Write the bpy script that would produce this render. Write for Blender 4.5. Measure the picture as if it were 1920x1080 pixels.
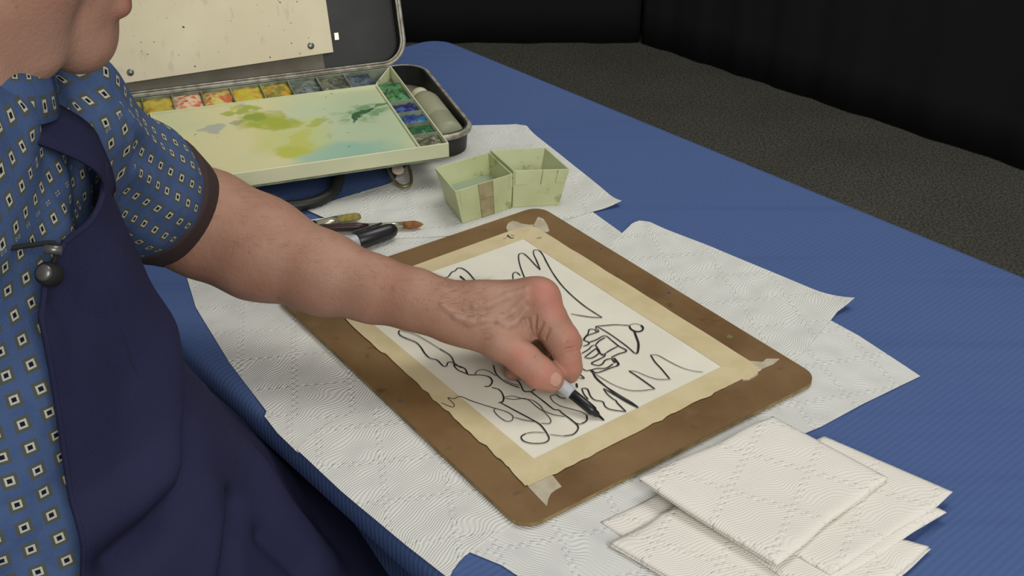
import bpy, bmesh, math, random
import numpy as np
from mathutils import Vector, Matrix

for o in list(bpy.data.objects): bpy.data.objects.remove(o)
scene = bpy.context.scene
COL = scene.collection
random.seed(7); RNG = np.random.default_rng(7)

# ------------------------------------------------------------------ camera, world, lights, exposure
CAM_Z = 1.40                       # camera 0.65 m above the table top
PITCH = math.radians(31.1)         # looking down
FPX = 2200.0                       # focal length in pixels of a 1920 wide frame
cd = bpy.data.cameras.new('camera'); cam = bpy.data.objects.new('camera', cd); COL.objects.link(cam)
cd.sensor_fit = 'HORIZONTAL'; cd.sensor_width = 36.0; cd.lens = 36.0*FPX/1920.0
cd.clip_start = 0.02; cd.clip_end = 50
cam.location = (0, 0, CAM_Z); cam.rotation_euler = (math.pi/2-PITCH, 0, 0)
scene.camera = cam

w = bpy.data.worlds.new('studio_ambient'); scene.world = w; w.use_nodes = True
w.node_tree.nodes['Background'].inputs[0].default_value = (0.95, 0.97, 1.0, 1)
w.node_tree.nodes['Background'].inputs[1].default_value = 0.31

def area(name, loc, target, size, power, col):
    d = bpy.data.lights.new(name, 'AREA'); d.shape = 'SQUARE'; d.size = size; d.energy = power; d.color = col
    o = bpy.data.objects.new(name, d); COL.objects.link(o); o.location = loc
    o.rotation_euler = (Vector(target)-Vector(loc)).to_track_quat('-Z', 'Y').to_euler()
    return o
area('studio_softbox_key', (0.60, 1.70, 3.05), (0.05, 0.95, 0.75), 1.2, 23, (1.0, 0.975, 0.93))
area('studio_softbox_fill', (0.60, -1.0, 2.10), (-0.2, 1.05, 0.90), 1.3, 33, (1.0, 0.98, 0.95))

vs = scene.view_settings
vs.view_transform = 'Standard'; vs.look = 'None'; vs.gamma = 1.0; vs.exposure = 0.0; vs.use_curve_mapping = False

# ------------------------------------------------------------------ survey helpers (photograph measurements -> metres)
CP, SP = math.cos(PITCH), math.sin(PITCH)
def ray(x, y):
    u = (x-960.0)/FPX; v = (540.0-y)/FPX
    return np.array([u, CP+v*SP, -SP+v*CP])
def P(x, y, z):                    # the point at height z seen at that place of the photograph
    d = ray(x, y); return np.array([0, 0, CAM_Z])+d*((z-CAM_Z)/d[2])
def D(x, y, dep):                  # the point at that distance
    return np.array([0, 0, CAM_Z])+ray(x, y)*dep
ZT = 0.750                         # table cloth
ZBD = 0.7575                       # top of the drawing board
ZPA = 0.7580                       # top of the drawing paper

# ------------------------------------------------------------------ material helpers
def lin(c):
    return tuple(((v/12.92) if v <= 0.04045 else ((v+0.055)/1.055)**2.4) for v in c)
def rgb(r, g, b): return lin((r/255., g/255., b/255.))

class X:                           # a node socket with arithmetic
    def __init__(s, nt, sock): s.nt = nt; s.k = sock
    def _op(s, op, *a, clamp=False):
        n = s.nt.nodes.new('ShaderNodeMath'); n.operation = op; n.use_clamp = clamp
        for i, v in enumerate((s,)+a):
            if isinstance(v, X): s.nt.links.new(v.k, n.inputs[i])
            else: n.inputs[i].default_value = v
        return X(s.nt, n.outputs[0])
    def __add__(s, o): return s._op('ADD', o)
    def __sub__(s, o): return s._op('SUBTRACT', o)
    def __mul__(s, o): return s._op('MULTIPLY', o)
    def abs(s): return s._op('ABSOLUTE')
    def fract(s): return s._op('FRACT')
    def sin(s): return s._op('SINE')
    def lt(s, v): return s._op('LESS_THAN', v)
    def gt(s, v): return s._op('GREATER_THAN', v)
    def max(s, v): return s._op('MAXIMUM', v)
    def min(s, v): return s._op('MINIMUM', v)
    def pw(s, v): return s._op('POWER', v)
    def ramp(s, a, b, c=0.0, d=1.0):
        n = s.nt.nodes.new('ShaderNodeMapRange'); n.interpolation_type = 'SMOOTHSTEP'
        s.nt.links.new(s.k, n.inputs[0])
        for i, v in enumerate((a, b, c, d)): n.inputs[i+1].default_value = v
        return X(s.nt, n.outputs[0])

class Mat:
    def __init__(s, name, col, rough=0.6, metal=0.0, spec=0.4):
        s.m = bpy.data.materials.new(name); s.m.use_nodes = True; s.nt = s.m.node_tree
        s.b = s.nt.nodes['Principled BSDF']; s.col = None; s.name = name
        s.b.inputs['Base Color'].default_value = (*col, 1); s.base = col
        s.b.inputs['Roughness'].default_value = rough; s.b.inputs['Metallic'].default_value = metal
        s.b.inputs['Specular IOR Level'].default_value = spec
        s.h = None; s.tc = s.nt.nodes.new('ShaderNodeTexCoord')
    def coord(s, kind='Object', rot=0.0, scale=(1, 1, 1), loc=(0, 0, 0)):
        n = s.nt.nodes.new('ShaderNodeMapping'); s.nt.links.new(s.tc.outputs[kind], n.inputs[0])
        n.inputs['Rotation'].default_value = (0, 0, rot); n.inputs['Scale'].default_value = scale; n.inputs['Location'].default_value = loc
        return n.outputs[0]
    def xyz(s, v):
        n = s.nt.nodes.new('ShaderNodeSeparateXYZ'); s.nt.links.new(v, n.inputs[0])
        return [X(s.nt, n.outputs[i]) for i in range(3)]
    def comb(s, x, y, z=0.0):
        n = s.nt.nodes.new('ShaderNodeCombineXYZ')
        for i, v in enumerate((x, y, z)):
            if isinstance(v, X): s.nt.links.new(v.k, n.inputs[i])
            else: n.inputs[i].default_value = v
        return n.outputs[0]
    def noise(s, scale, v=None, detail=3.0, rough=0.55, dist=0.0):
        n = s.nt.nodes.new('ShaderNodeTexNoise'); n.inputs['Scale'].default_value = scale
        n.inputs['Detail'].default_value = detail; n.inputs['Roughness'].default_value = rough; n.inputs['Distortion'].default_value = dist
        s.nt.links.new(v if v is not None else s.tc.outputs['Object'], n.inputs['Vector'])
        return X(s.nt, n.outputs[0])
    def attr(s, name):
        n = s.nt.nodes.new('ShaderNodeAttribute'); n.attribute_name = name; return X(s.nt, n.outputs['Fac'])
    def layer(s, fac, col):        # mix another colour over what is there
        n = s.nt.nodes.new('ShaderNodeMix'); n.data_type = 'RGBA'; n.clamp_factor = True
        s.nt.links.new(fac.k, n.inputs[0])
        if s.col is None: n.inputs[6].default_value = (*s.base, 1)
        else: s.nt.links.new(s.col, n.inputs[6])
        n.inputs[7].default_value = (*col, 1)
        s.col = n.outputs[2]; s.nt.links.new(s.col, s.b.inputs['Base Color']); return s
    def bump(s, h, dist, strength=1.0):
        n = s.nt.nodes.new('ShaderNodeBump'); n.inputs['Distance'].default_value = dist; n.inputs['Strength'].default_value = strength
        s.nt.links.new(h.k, n.inputs['Height'])
        if s.h is not None: s.nt.links.new(s.h, n.inputs['Normal'])
        s.h = n.outputs[0]; s.nt.links.new(s.h, s.b.inputs['Normal']); return s
    def set(s, **kw):
        for k, v in kw.items(): s.b.inputs[k.replace('_', ' ')].default_value = v
        return s

M = {}
def simple(name, col, rough=0.6, var=None, vscale=40, metal=0.0, spec=0.4, bump=None):
    m = Mat(name, col, rough, metal, spec)
    if var: m.layer(m.noise(vscale).ramp(0.35, 0.7), var)
    if bump: m.bump(m.noise(bump[0]), bump[1])
    M[name] = m.m; return m

# carpet
m = simple('carpet', rgb(120, 118, 106), 0.95, spec=0.1)
m.layer(m.noise(150, detail=4).ramp(0.40, 0.60), rgb(80, 79, 71)); m.layer(m.noise(210, detail=2).ramp(0.58, 0.72), rgb(150, 148, 136))
m.layer(m.noise(3).ramp(0.3, 0.8, 0, 0.35), rgb(70, 70, 64)); m.bump(m.noise(300, detail=4), 0.004)
# black drape
m = simple('black_drape', rgb(40, 40, 42), 0.9, spec=0.05); m.bump(m.noise(900), 0.0005)
# blue table cloth, fine ribs across the table
TDIR = np.array([0.656, -0.755]); TNRM = np.array([0.755, 0.656])      # along and across the table
m = simple('blue_cloth', rgb(76, 97, 142), 0.85, spec=0.15)
v = m.coord('Object', rot=-math.atan2(TNRM[1], TNRM[0]))
x, y, z = m.xyz(v); wob = m.noise(6, v, 2)*0.01
rib = ((y+wob)*1050.0).sin()*0.5+0.5
m.layer(m.noise(14, m.coord('Object', rot=-math.atan2(TNRM[1], TNRM[0]), scale=(0.12, 3, 1)), 4).ramp(0.5, 0.75, 0, 0.3), rgb(62, 82, 126))
m.layer(m.noise(2.2, detail=2).ramp(0.35, 0.75, 0, 0.35), rgb(84, 104, 148))
m.bump(rib, 0.00022); m.bump(m.noise(700), 0.0003)
# paper towel: wavy ribs and rows of embossed dots
def towel_mat(name, rot, col, rb=0.00042):
    m = Mat(name, col, 0.9, spec=0.1); v = m.coord('Object', rot=rot); x, y, z = m.xyz(v)
    dx = m.noise(22, v, 1.0)*0.030; dy = m.noise(19, m.coord('Object', rot=rot, loc=(3, 7, 1)), 1.0)*0.030
    rib = ((x+dx+dy*0.6)*2350.0).sin()*0.5+0.5
    m.bump(rib, rb)
    a = (x+y)*0.7071; b = (x-y)*0.7071
    cell = 0.052
    def band(p): return ((p*(1/cell)).fract()-0.5).abs().lt(0.06)
    def dots(p, q):
        s = 0.0062
        px = ((p*(1/s)).fract()-0.5); qx = ((q*(1/s)).fract()-0.5)
        return (px*px+qx*qx).ramp(0.20, 0.0)
    mask = band(a).max(band(b)); d = dots(x, y)*mask
    m.bump(d, 0.00055)
    m.layer(m.noise(5, detail=2).ramp(0.3, 0.8, 0, 0.5), tuple(c*0.93 for c in col))
    M[name] = m.m
towel_mat('paper_towel', 0.62, rgb(217, 217, 209)); towel_mat('paper_towel_turned', 2.1, rgb(216, 216, 210))
towel_mat('paper_napkin', 1.25, rgb(227, 223, 211), 0.00022)
# drawing board, paper, tape
m = simple('hardboard', rgb(124, 96, 60), 0.55, spec=0.3)
m.layer(m.noise(9, detail=5).ramp(0.35, 0.7), rgb(100, 72, 38)); m.layer(m.noise(28, detail=4).ramp(0.55, 0.8, 0, 0.7), rgb(132, 108, 70))
m.layer(m.noise(4.2, detail=4, dist=0.4).ramp(0.62, 0.8, 0, 0.6), rgb(88, 84, 50)); m.layer(m.noise(60).ramp(0.62, 0.75, 0, 0.6), rgb(80, 58, 32))
simple('board_edge', rgb(150, 128, 84), 0.7, rgb(120, 98, 60), 60)
m = simple('drawing_paper', rgb(228, 224, 206), 0.85, rgb(220, 215, 198), 12, spec=0.2); m.bump(m.noise(900), 0.0002)
m = simple('masking_tape', rgb(208, 193, 152), 0.6, rgb(198, 182, 138), 30, spec=0.3); m.bump(m.noise(500), 0.0001)
simple('tape_on_board', rgb(190, 180, 158), 0.6, rgb(172, 160, 134), 60)
simple('ink', (0.006, 0.006, 0.007), 0.55)
# paint box
simple('case_black', rgb(30, 31, 30), 0.45, rgb(44, 44, 40), 14, spec=0.35)
simple('case_rim', rgb(178, 174, 158), 0.4, rgb(128, 122, 104), 70, metal=0.3)
simple('case_inner', rgb(128, 122, 104), 0.6, rgb(96, 88, 70), 9)
m = simple('lid_panel', rgb(240, 230, 196), 0.55, rgb(228, 216, 180), 7)
m.layer(m.noise(30, m.coord('Object', scale=(3, 3, 0.25)), 4).ramp(0.60, 0.72, 0, 0.22), rgb(160, 150, 120))
m.layer(m.noise(160, detail=1).ramp(0.73, 0.78), rgb(70, 60, 45))
simple('steel', rgb(150, 148, 140), 0.3, metal=0.9); simple('brass', rgb(150, 138, 100), 0.4, rgb(110, 100, 72), 60, metal=0.7)
simple('pink_enamel', rgb(205, 190, 172), 0.5, rgb(186, 164, 148), 50)
m = simple('enamel_cream', rgb(222, 221, 182), 0.4, rgb(206, 211, 174), 10, spec=0.5)
m.layer(m.noise(38, detail=4).ramp(0.66, 0.74, 0, 0.7), rgb(120, 120, 80))
simple('enamel_dirty', rgb(140, 152, 128), 0.45, rgb(84, 92, 72), 26)
# mixing area with washes of paint
m = simple('mixing_surface', rgb(216, 209, 158), 0.38, spec=0.5)
x, y, z = m.xyz(m.coord('Object')); n1 = m.noise(16, detail=4)-0.5; n2 = m.noise(17, m.coord('Object', loc=(5, 2, 9)), 4)-0.5
xx = x+n1*0.10; yy = y+n2*0.07
def blob(cx, cy, rx, ry, soft=0.35):
    dx = (xx-cx)*(1/rx); dy = (yy-cy)*(1/ry); return (dx*dx+dy*dy).ramp(1.0+soft, 1.0-soft)
m.layer(m.noise(7, detail=3).ramp(0.45, 0.7, 0, 0.7), rgb(198, 206, 160))
m.layer(blob(0.10, 0.0, 0.10, 0.13, 0.9)*0.7, rgb(176, 202, 170)); m.layer(blob(0.065, -0.085, 0.06, 0.03, 0.8)*0.65, rgb(132, 184, 168))
m.layer(blob(0.01, -0.02, 0.055, 0.06, 0.7)*0.55, rgb(196, 200, 96)); m.layer(blob(-0.008, 0.045, 0.036, 0.036)*m.noise(40).ramp(0.25, 0.6, 0.35, 1.0), rgb(160, 172, 36)); m.layer(blob(-0.020, 0.062, 0.016, 0.014), rgb(138, 158, 40))
m.layer(blob(-0.028, 0.090, 0.017, 0.012), rgb(160, 174, 60)); m.layer(blob(-0.058, 0.085, 0.013, 0.010), rgb(164, 178, 70)); m.layer(blob(-0.045, 0.100, 0.010, 0.006), rgb(196, 196, 90))
m.layer(blob(0.0, -0.066, 0.030, 0.020, 0.6)*0.8, rgb(182, 186, 34)); m.layer(blob(0.046, 0.012, 0.020, 0.008, 0.5)*0.8, rgb(164, 176, 70)); m.layer(blob(0.028, -0.035, 0.012, 0.035, 0.6)*0.6, rgb(190, 190, 60))
m.layer(blob(0.108, 0.022, 0.030, 0.034, 0.7)*m.noise(60).ramp(0.4, 0.6, 0.1, 0.85), rgb(104, 150, 96)); m.layer(blob(0.114, 0.014, 0.006, 0.026), rgb(62, 100, 66)); m.layer(blob(0.135, 0.040, 0.018, 0.004), rgb(96, 140, 90))
m.layer(blob(-0.075, 0.040, 0.012, 0.010, 0.6)*0.7, rgb(150, 160, 160)); m.layer(blob(-0.045, 0.045, 0.010, 0.008, 0.6)*0.6, rgb(120, 136, 110))
m.layer(m.noise(26, detail=4).ramp(0.66, 0.75, 0, 0.6), rgb(150, 160, 150)); m.layer(m.noise(120, detail=1).ramp(0.75, 0.79), rgb(90, 60, 50))
def paint(name, a, b, c):
    m = simple(name, a, 0.35, spec=0.5); m.layer(m.noise(75, detail=3).ramp(0.42, 0.58), b); m.layer(m.noise(95, m.coord('Object', loc=(3, 1, 2)), 3).ramp(0.55, 0.68), c)
    m.bump(m.noise(220), 0.0012)
simple('bottle_plastic', rgb(160, 160, 132), 0.45, rgb(140, 142, 116), 8); simple('bottle_cap', rgb(196, 190, 158), 0.5)
m = simple('cup_enamel', rgb(196, 202, 156), 0.5, rgb(182, 188, 138), 16)
m.layer(m.noise(11, detail=4).ramp(0.62, 0.8, 0, 0.5), rgb(146, 146, 98)); m.layer(m.noise(34, detail=5).ramp(0.62, 0.72, 0, 0.7), rgb(110, 104, 66)); m.layer(m.noise(90, detail=2).ramp(0.69, 0.75, 0, 0.7), rgb(84, 78, 50))
simple('cup_dark', rgb(112, 104, 70), 0.6); simple('cup_tape', rgb(168, 158, 120), 0.6, rgb(150, 138, 100), 60)
m = simple('grey_water', rgb(150, 166, 140), 0.08, spec=0.6)
# brushes and markers
simple('bristle_olive', rgb(150, 138, 70), 0.8, rgb(120, 110, 50), 180, bump=(600, 0.0006)); simple('bristle_brown', rgb(128, 70, 36), 0.7, rgb(150, 104, 50), 120, bump=(600, 0.0006))
simple('ferrule', rgb(196, 188, 164), 0.25, metal=0.8); simple('handle_dark', rgb(52, 32, 30), 0.35); simple('handle_black', rgb(24, 23, 24), 0.35)
simple('marker_black', rgb(26, 27, 29), 0.32, spec=0.5); simple('marker_grey', rgb(176, 180, 182), 0.4); simple('marker_tip', rgb(14, 14, 16), 0.8)
# person
m = simple('skin', rgb(166, 125, 104), 0.55, spec=0.35)
m.layer(m.noise(34, detail=4).ramp(0.35, 0.7, 0, 0.7), rgb(158, 112, 90)); m.layer(m.noise(11, detail=2).ramp(0.45, 0.75, 0, 0.5), rgb(176, 138, 117))
m.layer(m.attr('flush')*0.5, rgb(196, 118, 104)); m.layer(m.attr('vein')*0.35, rgb(172, 146, 136)); m.layer(m.attr('lip')*0.8, rgb(150, 84, 78))
m.layer(m.noise(140, detail=2).ramp(0.66, 0.76, 0, 0.5), rgb(146, 96, 74)); m.layer(m.noise(20, m.coord('Object', loc=(9, 4, 1)), 2).ramp(0.68, 0.78, 0, 0.4), rgb(140, 98, 80))
m.bump(m.noise(420, detail=3), 0.0004); m.bump(m.noise(130, detail=3), 0.00045)
m.set(Subsurface_Weight=0.12, Subsurface_Radius=(0.006, 0.0025, 0.0015), Subsurface_Scale=1.0)
simple('nail', rgb(190, 146, 126), 0.3); simple('hair', rgb(150, 140, 126), 0.6, rgb(110, 100, 88), 200); simple('arm_hair', rgb(140, 112, 84), 0.6)
simple('eye_white', rgb(220, 216, 208), 0.2); simple('iris', rgb(70, 84, 96), 0.2)
simple('cuff_brown', rgb(58, 44, 42), 0.85, bump=(500, 0.0006)); simple('trouser_cloth', rgb(46, 46, 52), 0.9); simple('shoe_leather', rgb(34, 28, 24), 0.5)
m = simple('apron_cloth', rgb(43, 43, 70), 0.9, spec=0.1); m.layer(m.noise(8).ramp(0.35, 0.75, 0, 0.6), rgb(37, 37, 61)); m.bump(m.noise(1200, detail=1), 0.0006)
simple('apron_seam', rgb(30, 31, 56), 0.9); simple('cord_black', rgb(22, 22, 24), 0.8); simple('toggle_metal', rgb(112, 110, 106), 0.3, metal=0.6)
# shirt: rows of small squares on blue
m = simple('shirt_print', rgb(74, 95, 134), 0.85, spec=0.12)
x, y, z = m.xyz(m.coord('UV'))
fx = (x*(1/0.0165)).fract()-0.5; fy = (y*(1/0.0170)+0.0).fract()-0.5
q = fx.abs().max(fy.abs())
m.layer(m.noise(60, detail=3).ramp(0.4, 0.7, 0, 0.5), rgb(60, 80, 120))
m.layer(q.lt(0.30), rgb(84, 88, 80)); m.layer(q.lt(0.17), rgb(190, 190, 178)); m.layer(q.lt(0.09), rgb(26, 28, 40))
m.bump(m.noise(900, detail=1), 0.0004)
simple('table_wood', rgb(120, 96, 70), 0.6, rgb(96, 74, 52), 12)

# ------------------------------------------------------------------ mesh helpers
def tag(o, label=None, cat=None, group=None, kind=None):
    if label: o['label'] = label
    if cat: o['category'] = cat
    if group: o['group'] = group
    if kind: o['kind'] = kind
    return o
def thing(name, label, cat, loc, group=None):
    o = bpy.data.objects.new(name, None); COL.objects.link(o); o.location = Vector(loc); o.empty_display_size = 0.05
    return tag(o, label, cat, group)
def link(name, me, mat, parent=None, smooth=True, origin=None):
    """me: mesh in world coordinates -> object whose origin sits at its base (or at its parent's)"""
    o = bpy.data.objects.new(name, me); COL.objects.link(o)
    if mat: me.materials.append(M[mat] if isinstance(mat, str) else mat)
    if smooth:
        me.polygons.foreach_set('use_smooth', np.ones(len(me.polygons), bool))
    n = len(me.vertices); co = np.empty(n*3, np.float32); me.vertices.foreach_get('co', co); co = co.reshape(-1, 3)
    if parent is not None: base = np.array(WORLD(parent))
    elif origin is not None: base = np.array(origin)
    else: base = np.array([(co[:, 0].min()+co[:, 0].max())/2, (co[:, 1].min()+co[:, 1].max())/2, co[:, 2].min()])
    me.vertices.foreach_set('co', (co-base).astype(np.float32).ravel()); me.update()
    if parent is not None: o.parent = parent
    else: o.location = Vector(base)
    return o
def WORLD(o):
    v = Vector((0, 0, 0))
    while o is not None: v = v+o.location; o = o.parent
    return v
def mesh_py(verts, faces, name='m'):
    me = bpy.data.meshes.new(name); me.from_pydata([tuple(map(float, v)) for v in verts], [], [tuple(map(int, f)) for f in faces]); me.update(); return me
def from_bm(bm, name='m'):
    bmesh.ops.recalc_face_normals(bm, faces=bm.faces[:]); me = bpy.data.meshes.new(name); bm.to_mesh(me); bm.free(); return me
class MB:                          # collects shapes into one mesh
    def __init__(s): s.v = []; s.f = []
    def add(s, v, f):
        o = len(s.v); s.v += [tuple(map(float, p)) for p in v]; s.f += [tuple(i+o for i in q) for q in f]; return s
    def box(s, c, ax, ay, az, hx, hy, hz):
        c = np.array(c, float); ax, ay, az = [np.array(a, float) for a in (ax, ay, az)]
        v = [c+ax*hx*i+ay*hy*j+az*hz*k for k in (-1, 1) for j in (-1, 1) for i in (-1, 1)]
        return s.add(v, [(0, 2, 3, 1), (4, 5, 7, 6), (0, 1, 5, 4), (2, 6, 7, 3), (0, 4, 6, 2), (1, 3, 7, 5)])
    def tube(s, pts, r, n=12, closed=False, flat=1.0, up=(0, 0, 1)):
        pts = [np.array(p, float) for p in pts]; N = len(pts)
        rr = r if hasattr(r, '__len__') else [r]*N; up = np.array(up, float); V = []; F = []
        for i in range(N):
            a = pts[(i-1) % N] if (closed or i > 0) else pts[i]; b = pts[(i+1) % N] if (closed or i < N-1) else pts[i]
            t = b-a; t = t/max(np.linalg.norm(t), 1e-9); sd = np.cross(t, up)
            if np.linalg.norm(sd) < 1e-3: sd = np.cross(t, (1, 0, 0))
            sd = sd/np.linalg.norm(sd); u2 = np.cross(sd, t)
            for k in range(n):
                an = 2*math.pi*k/n; V.append(pts[i]+rr[i]*(math.cos(an)*sd+math.sin(an)*u2*flat))
        for i in range(N if closed else N-1):
            j = (i+1) % N
            for k in range(n): F.append((i*n+k, i*n+(k+1) % n, j*n+(k+1) % n, j*n+k))
        if not closed: F.append(tuple(range(n-1, -1, -1))); F.append(tuple((N-1)*n+k for k in range(n)))
        return s.add(V, F)
    def lathe(s, a, b, prof, n=24):     # profile (t along a->b in metres, radius)
        a = np.array(a, float); d = np.array(b, float)-a; d = d/np.linalg.norm(d)
        return s.tube([a+d*t for t, r in prof], [max(r, 1e-5) for t, r in prof], n)
    def prism(s, poly, z0, z1):
        n = len(poly); V = [(p[0], p[1], z0) for p in poly]+[(p[0], p[1], z1) for p in poly]
        F = [tuple(range(n-1, -1, -1)), tuple(range(n, 2*n))]+[(i, (i+1) % n, n+(i+1) % n, n+i) for i in range(n)]
        return s.add(V, F)
    def mesh(s): 
        bm = bmesh.new(); vs_ = [bm.verts.new(p) for p in s.v]
        for f in s.f:
            try: bm.faces.new([vs_[i] for i in f])
            except ValueError: pass
        return from_bm(bm)
    def build(s, name, mat, parent=None, smooth=False, bevel=0.0, origin=None):
        o = link(name, s.mesh(), mat, parent, smooth, origin)
        if bevel:
            b = o.modifiers.new('bevel', 'BEVEL'); b.width = bevel; b.segments = 2; b.limit_method = 'ANGLE'
        return o
def spline(pts, n):                # Catmull-Rom through the points, n samples
    p = np.array(pts, float)
    if len(p) == 2: return p[0]+(p[1]-p[0])*np.linspace(0, 1, n)[:, None]
    q = np.vstack([2*p[0]-p[1], p, 2*p[-1]-p[-2]])
    L = np.r_[0, np.cumsum(np.linalg.norm(np.diff(p, axis=0), axis=1))]; s = np.linspace(0, L[-1], n)
    i = np.clip(np.searchsorted(L, s, 'right')-1, 0, len(p)-2); t = ((s-L[i])/np.maximum(L[i+1]-L[i], 1e-9))[:, None]
    a, b, c, d = q[i], q[i+1], q[i+2], q[i+3]
    return 0.5*((2*b)+(-a+c)*t+(2*a-5*b+4*c-d)*t*t+(-a+3*b-3*c+d)*t**3)
def polyline(pts, n):
    p = np.array(pts, float); L = np.r_[0, np.cumsum(np.linalg.norm(np.diff(p, axis=0), axis=1))]; s = np.linspace(0, L[-1], n)
    return np.stack([np.interp(s, L, p[:, k]) for k in range(p.shape[1])], 1)
def grid_mesh(G, name='grid'):
    n, m_ = G.shape[:2]; idx = np.arange(n*m_).reshape(n, m_)
    F = np.stack([idx[:-1, :-1], idx[1:, :-1], idx[1:, 1:], idx[:-1, 1:]], -1).reshape(-1, 4)
    me = bpy.data.meshes.new(name); me.from_pydata(G.reshape(-1, 3).tolist(), [], F.tolist()); me.update(); return me
def vnoise(p, seed=0):             # smooth value noise, p (...,2 or 3)
    p = np.asarray(p, float); i = np.floor(p).astype(np.int64); f = p-i; f = f*f*(3-2*f); dim = p.shape[-1]; out = 0
    for c in range(2**dim):
        wgt = 1.0; h = np.full(p.shape[:-1], seed*7919, np.int64)
        for k in range(dim):
            b = (c >> k) & 1; wgt = wgt*(f[..., k] if b else 1-f[..., k]); h = h*1000003+(i[..., k]+b)*[374761393, 668265263, 2147483647][k]
        h = (h ^ (h >> 13))*1274126177 & 0x7fffffff; out = out+wgt*((h % 10007)/10007.0)
    return out
# ------------------------------------------------------------------ the setting
def struct(o): o['kind'] = 'structure'; return o
b = MB(); b.add([(-7, -3, 0), (4.5, -3, 0), (4.5, 5.5, 0), (-7, 5.5, 0), (-7, -3, -0.1), (4.5, -3, -0.1), (4.5, 5.5, -0.1), (-7, 5.5, -0.1)],
                [(0, 1, 2, 3), (7, 6, 5, 4), (0, 4, 5, 1), (1, 5, 6, 2), (2, 6, 7, 3), (3, 7, 4, 0)])
struct(b.build('floor', 'carpet', origin=(0, 0, 0)))
CK = np.array(P(1190, 90, 0))[:2]                                      # the corner where the two drapes meet
CR = np.array(P(1920, 335, 0))[:2]
rd = (CR-CK)/np.linalg.norm(CR-CK)
def drape(a, d, length, label, seed):
    n = int(length/0.02); S = np.linspace(0, length, n); nr = np.array([d[1], -d[0]])
    if np.dot(nr, -np.array(a)) < 0: nr = -nr
    Z = np.linspace(0.004, 3.0, 24); G = np.zeros((n, 24, 3))
    ph = S*2*math.pi/0.23+2.2*vnoise(np.stack([S*1.3, S*0], -1), seed)*3
    for j, z in enumerate(Z):
        off = (0.0045*np.sin(ph+0.25*z)+0.002*np.sin(2.3*ph+1))*(0.75+0.25*(1-z/3.0))
        G[:, j, 0] = a[0]+d[0]*S-nr[0]*(0.05-off); G[:, j, 1] = a[1]+d[1]*S-nr[1]*(0.05-off); G[:, j, 2] = z
    o = link('stage_curtain', grid_mesh(G), 'black_drape'); s = o.modifiers.new('thick', 'SOLIDIFY'); s.thickness = 0.004
    tag(o, label, 'curtain')
drape(CK-rd*0.01, rd, 4.6, 'black curtain running alongside the long edge of the blue table', 3)
drape(CK+np.array([0.02, 0.0]), np.array([-1.0, 0.0]), 7.2, 'black curtain hanging across the back behind the open paint box', 5)
for nm, a, d, ln in (('wall_right', CK+np.array([0.17, 0.14]), rd, 4.8), ('wall_back', CK+np.array([0.22, 0.14]), np.array([-1.0, 0.0]), 7.4)):
    nr = np.array([-d[1], d[0]]); nr = nr if np.dot(nr, CK) > 0 else -nr
    b = MB(); q = [a, a+d*ln, a+d*ln+nr*0.08, a+nr*0.08]; b.prism(q if True else q, 0.0, 3.1); struct(b.build(nm, 'black_drape'))

def round_rect(x0, x1, y0, y1, r, n=8, step=None):
    out = []
    for cx, cy, a0 in ((x1-r, y0+r, -90), (x1-r, y1-r, 0), (x0+r, y1-r, 90), (x0+r, y0+r, 180)):
        for k in range(n+1):
            a = math.radians(a0+90*k/n); out.append((cx+r*math.cos(a), cy+r*math.sin(a), math.cos(a), math.sin(a)))
    if step:
        res = []
        for i in range(len(out)):
            p, q = out[i], out[(i+1) % len(out)]; L = math.hypot(q[0]-p[0], q[1]-p[1]); k = max(1, int(L/step))
            for j in range(k): res.append(tuple(p[m_]+(q[m_]-p[m_])*j/k for m_ in range(4)))
        out = res
    return out
# table and cloth
TC = P(822, 66, ZT)[:2]                                                # far corner
TL, TW = 1.83, 0.762
def tp(s, t): return TC+TDIR*s-TNRM*t                                  # s along the table, t across it towards the painter
mid = tp(TL/2, TW/2)
tb = thing('work_table', 'long folding table hidden under the blue cloth', 'table', (mid[0], mid[1], 0))
b = MB(); q = [tp(p[0], p[1]) for p in round_rect(0.006, TL-0.006, 0.006, TW-0.006, 0.042)]; b.prism(q, 0.715, 0.7485); b.build('table_top', 'table_wood', tb)
for s in (0.12, TL-0.12):
    for t in (0.1, TW-0.1):
        c = tp(s, t); MB().tube([(c[0], c[1], 0), (c[0], c[1], 0.72)], 0.02, 12).build('leg', 'steel', tb)
loop = round_rect(0, TL, 0, TW, 0.045, 8, 0.012); N = len(loop)
per = np.cumsum([0]+[math.hypot(loop[(i+1) % N][0]-loop[i][0], loop[(i+1) % N][1]-loop[i][1]) for i in range(N)])[:N]
V = []; F = []; PS = float(np.dot(np.array([-0.20, 0.80])-TC, TDIR))
prof = [(-0.012, 0.0), (-0.006, -0.0015), (-0.0015, -0.006), (0.0, -0.012)]+[(0.0, -0.03-0.035*k) for k in range(18)]
for off, dz in prof:
    amp = 0.0 if dz > -0.02 else min(1, (-dz-0.02)/0.35)
    for i, (x_, y_, nx, ny) in enumerate(loop):
        ph = per[i]*2*math.pi/0.19+3*math.sin(per[i]*1.7); pw_ = 1-0.95*math.exp(-((x_-PS)/0.34)**4)*(1 if y_ > TW*0.6 else 0); f = off+pw_*amp*(0.020+0.020*math.sin(ph)+0.007*math.sin(2.1*ph+1.0))-(1-pw_)*0.05*max(0, min(1, (-dz-0.035)/0.06))
        if dz < -0.02: f *= 1.0
        p = tp(x_+nx*f, y_+ny*f); V.append((p[0], p[1], ZT+dz))
for r in range(len(prof)-1):
    for i in range(N): F.append((r*N+i, r*N+(i+1) % N, (r+1)*N+(i+1) % N, (r+1)*N+i))
F.append(tuple(range(N)))
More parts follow.
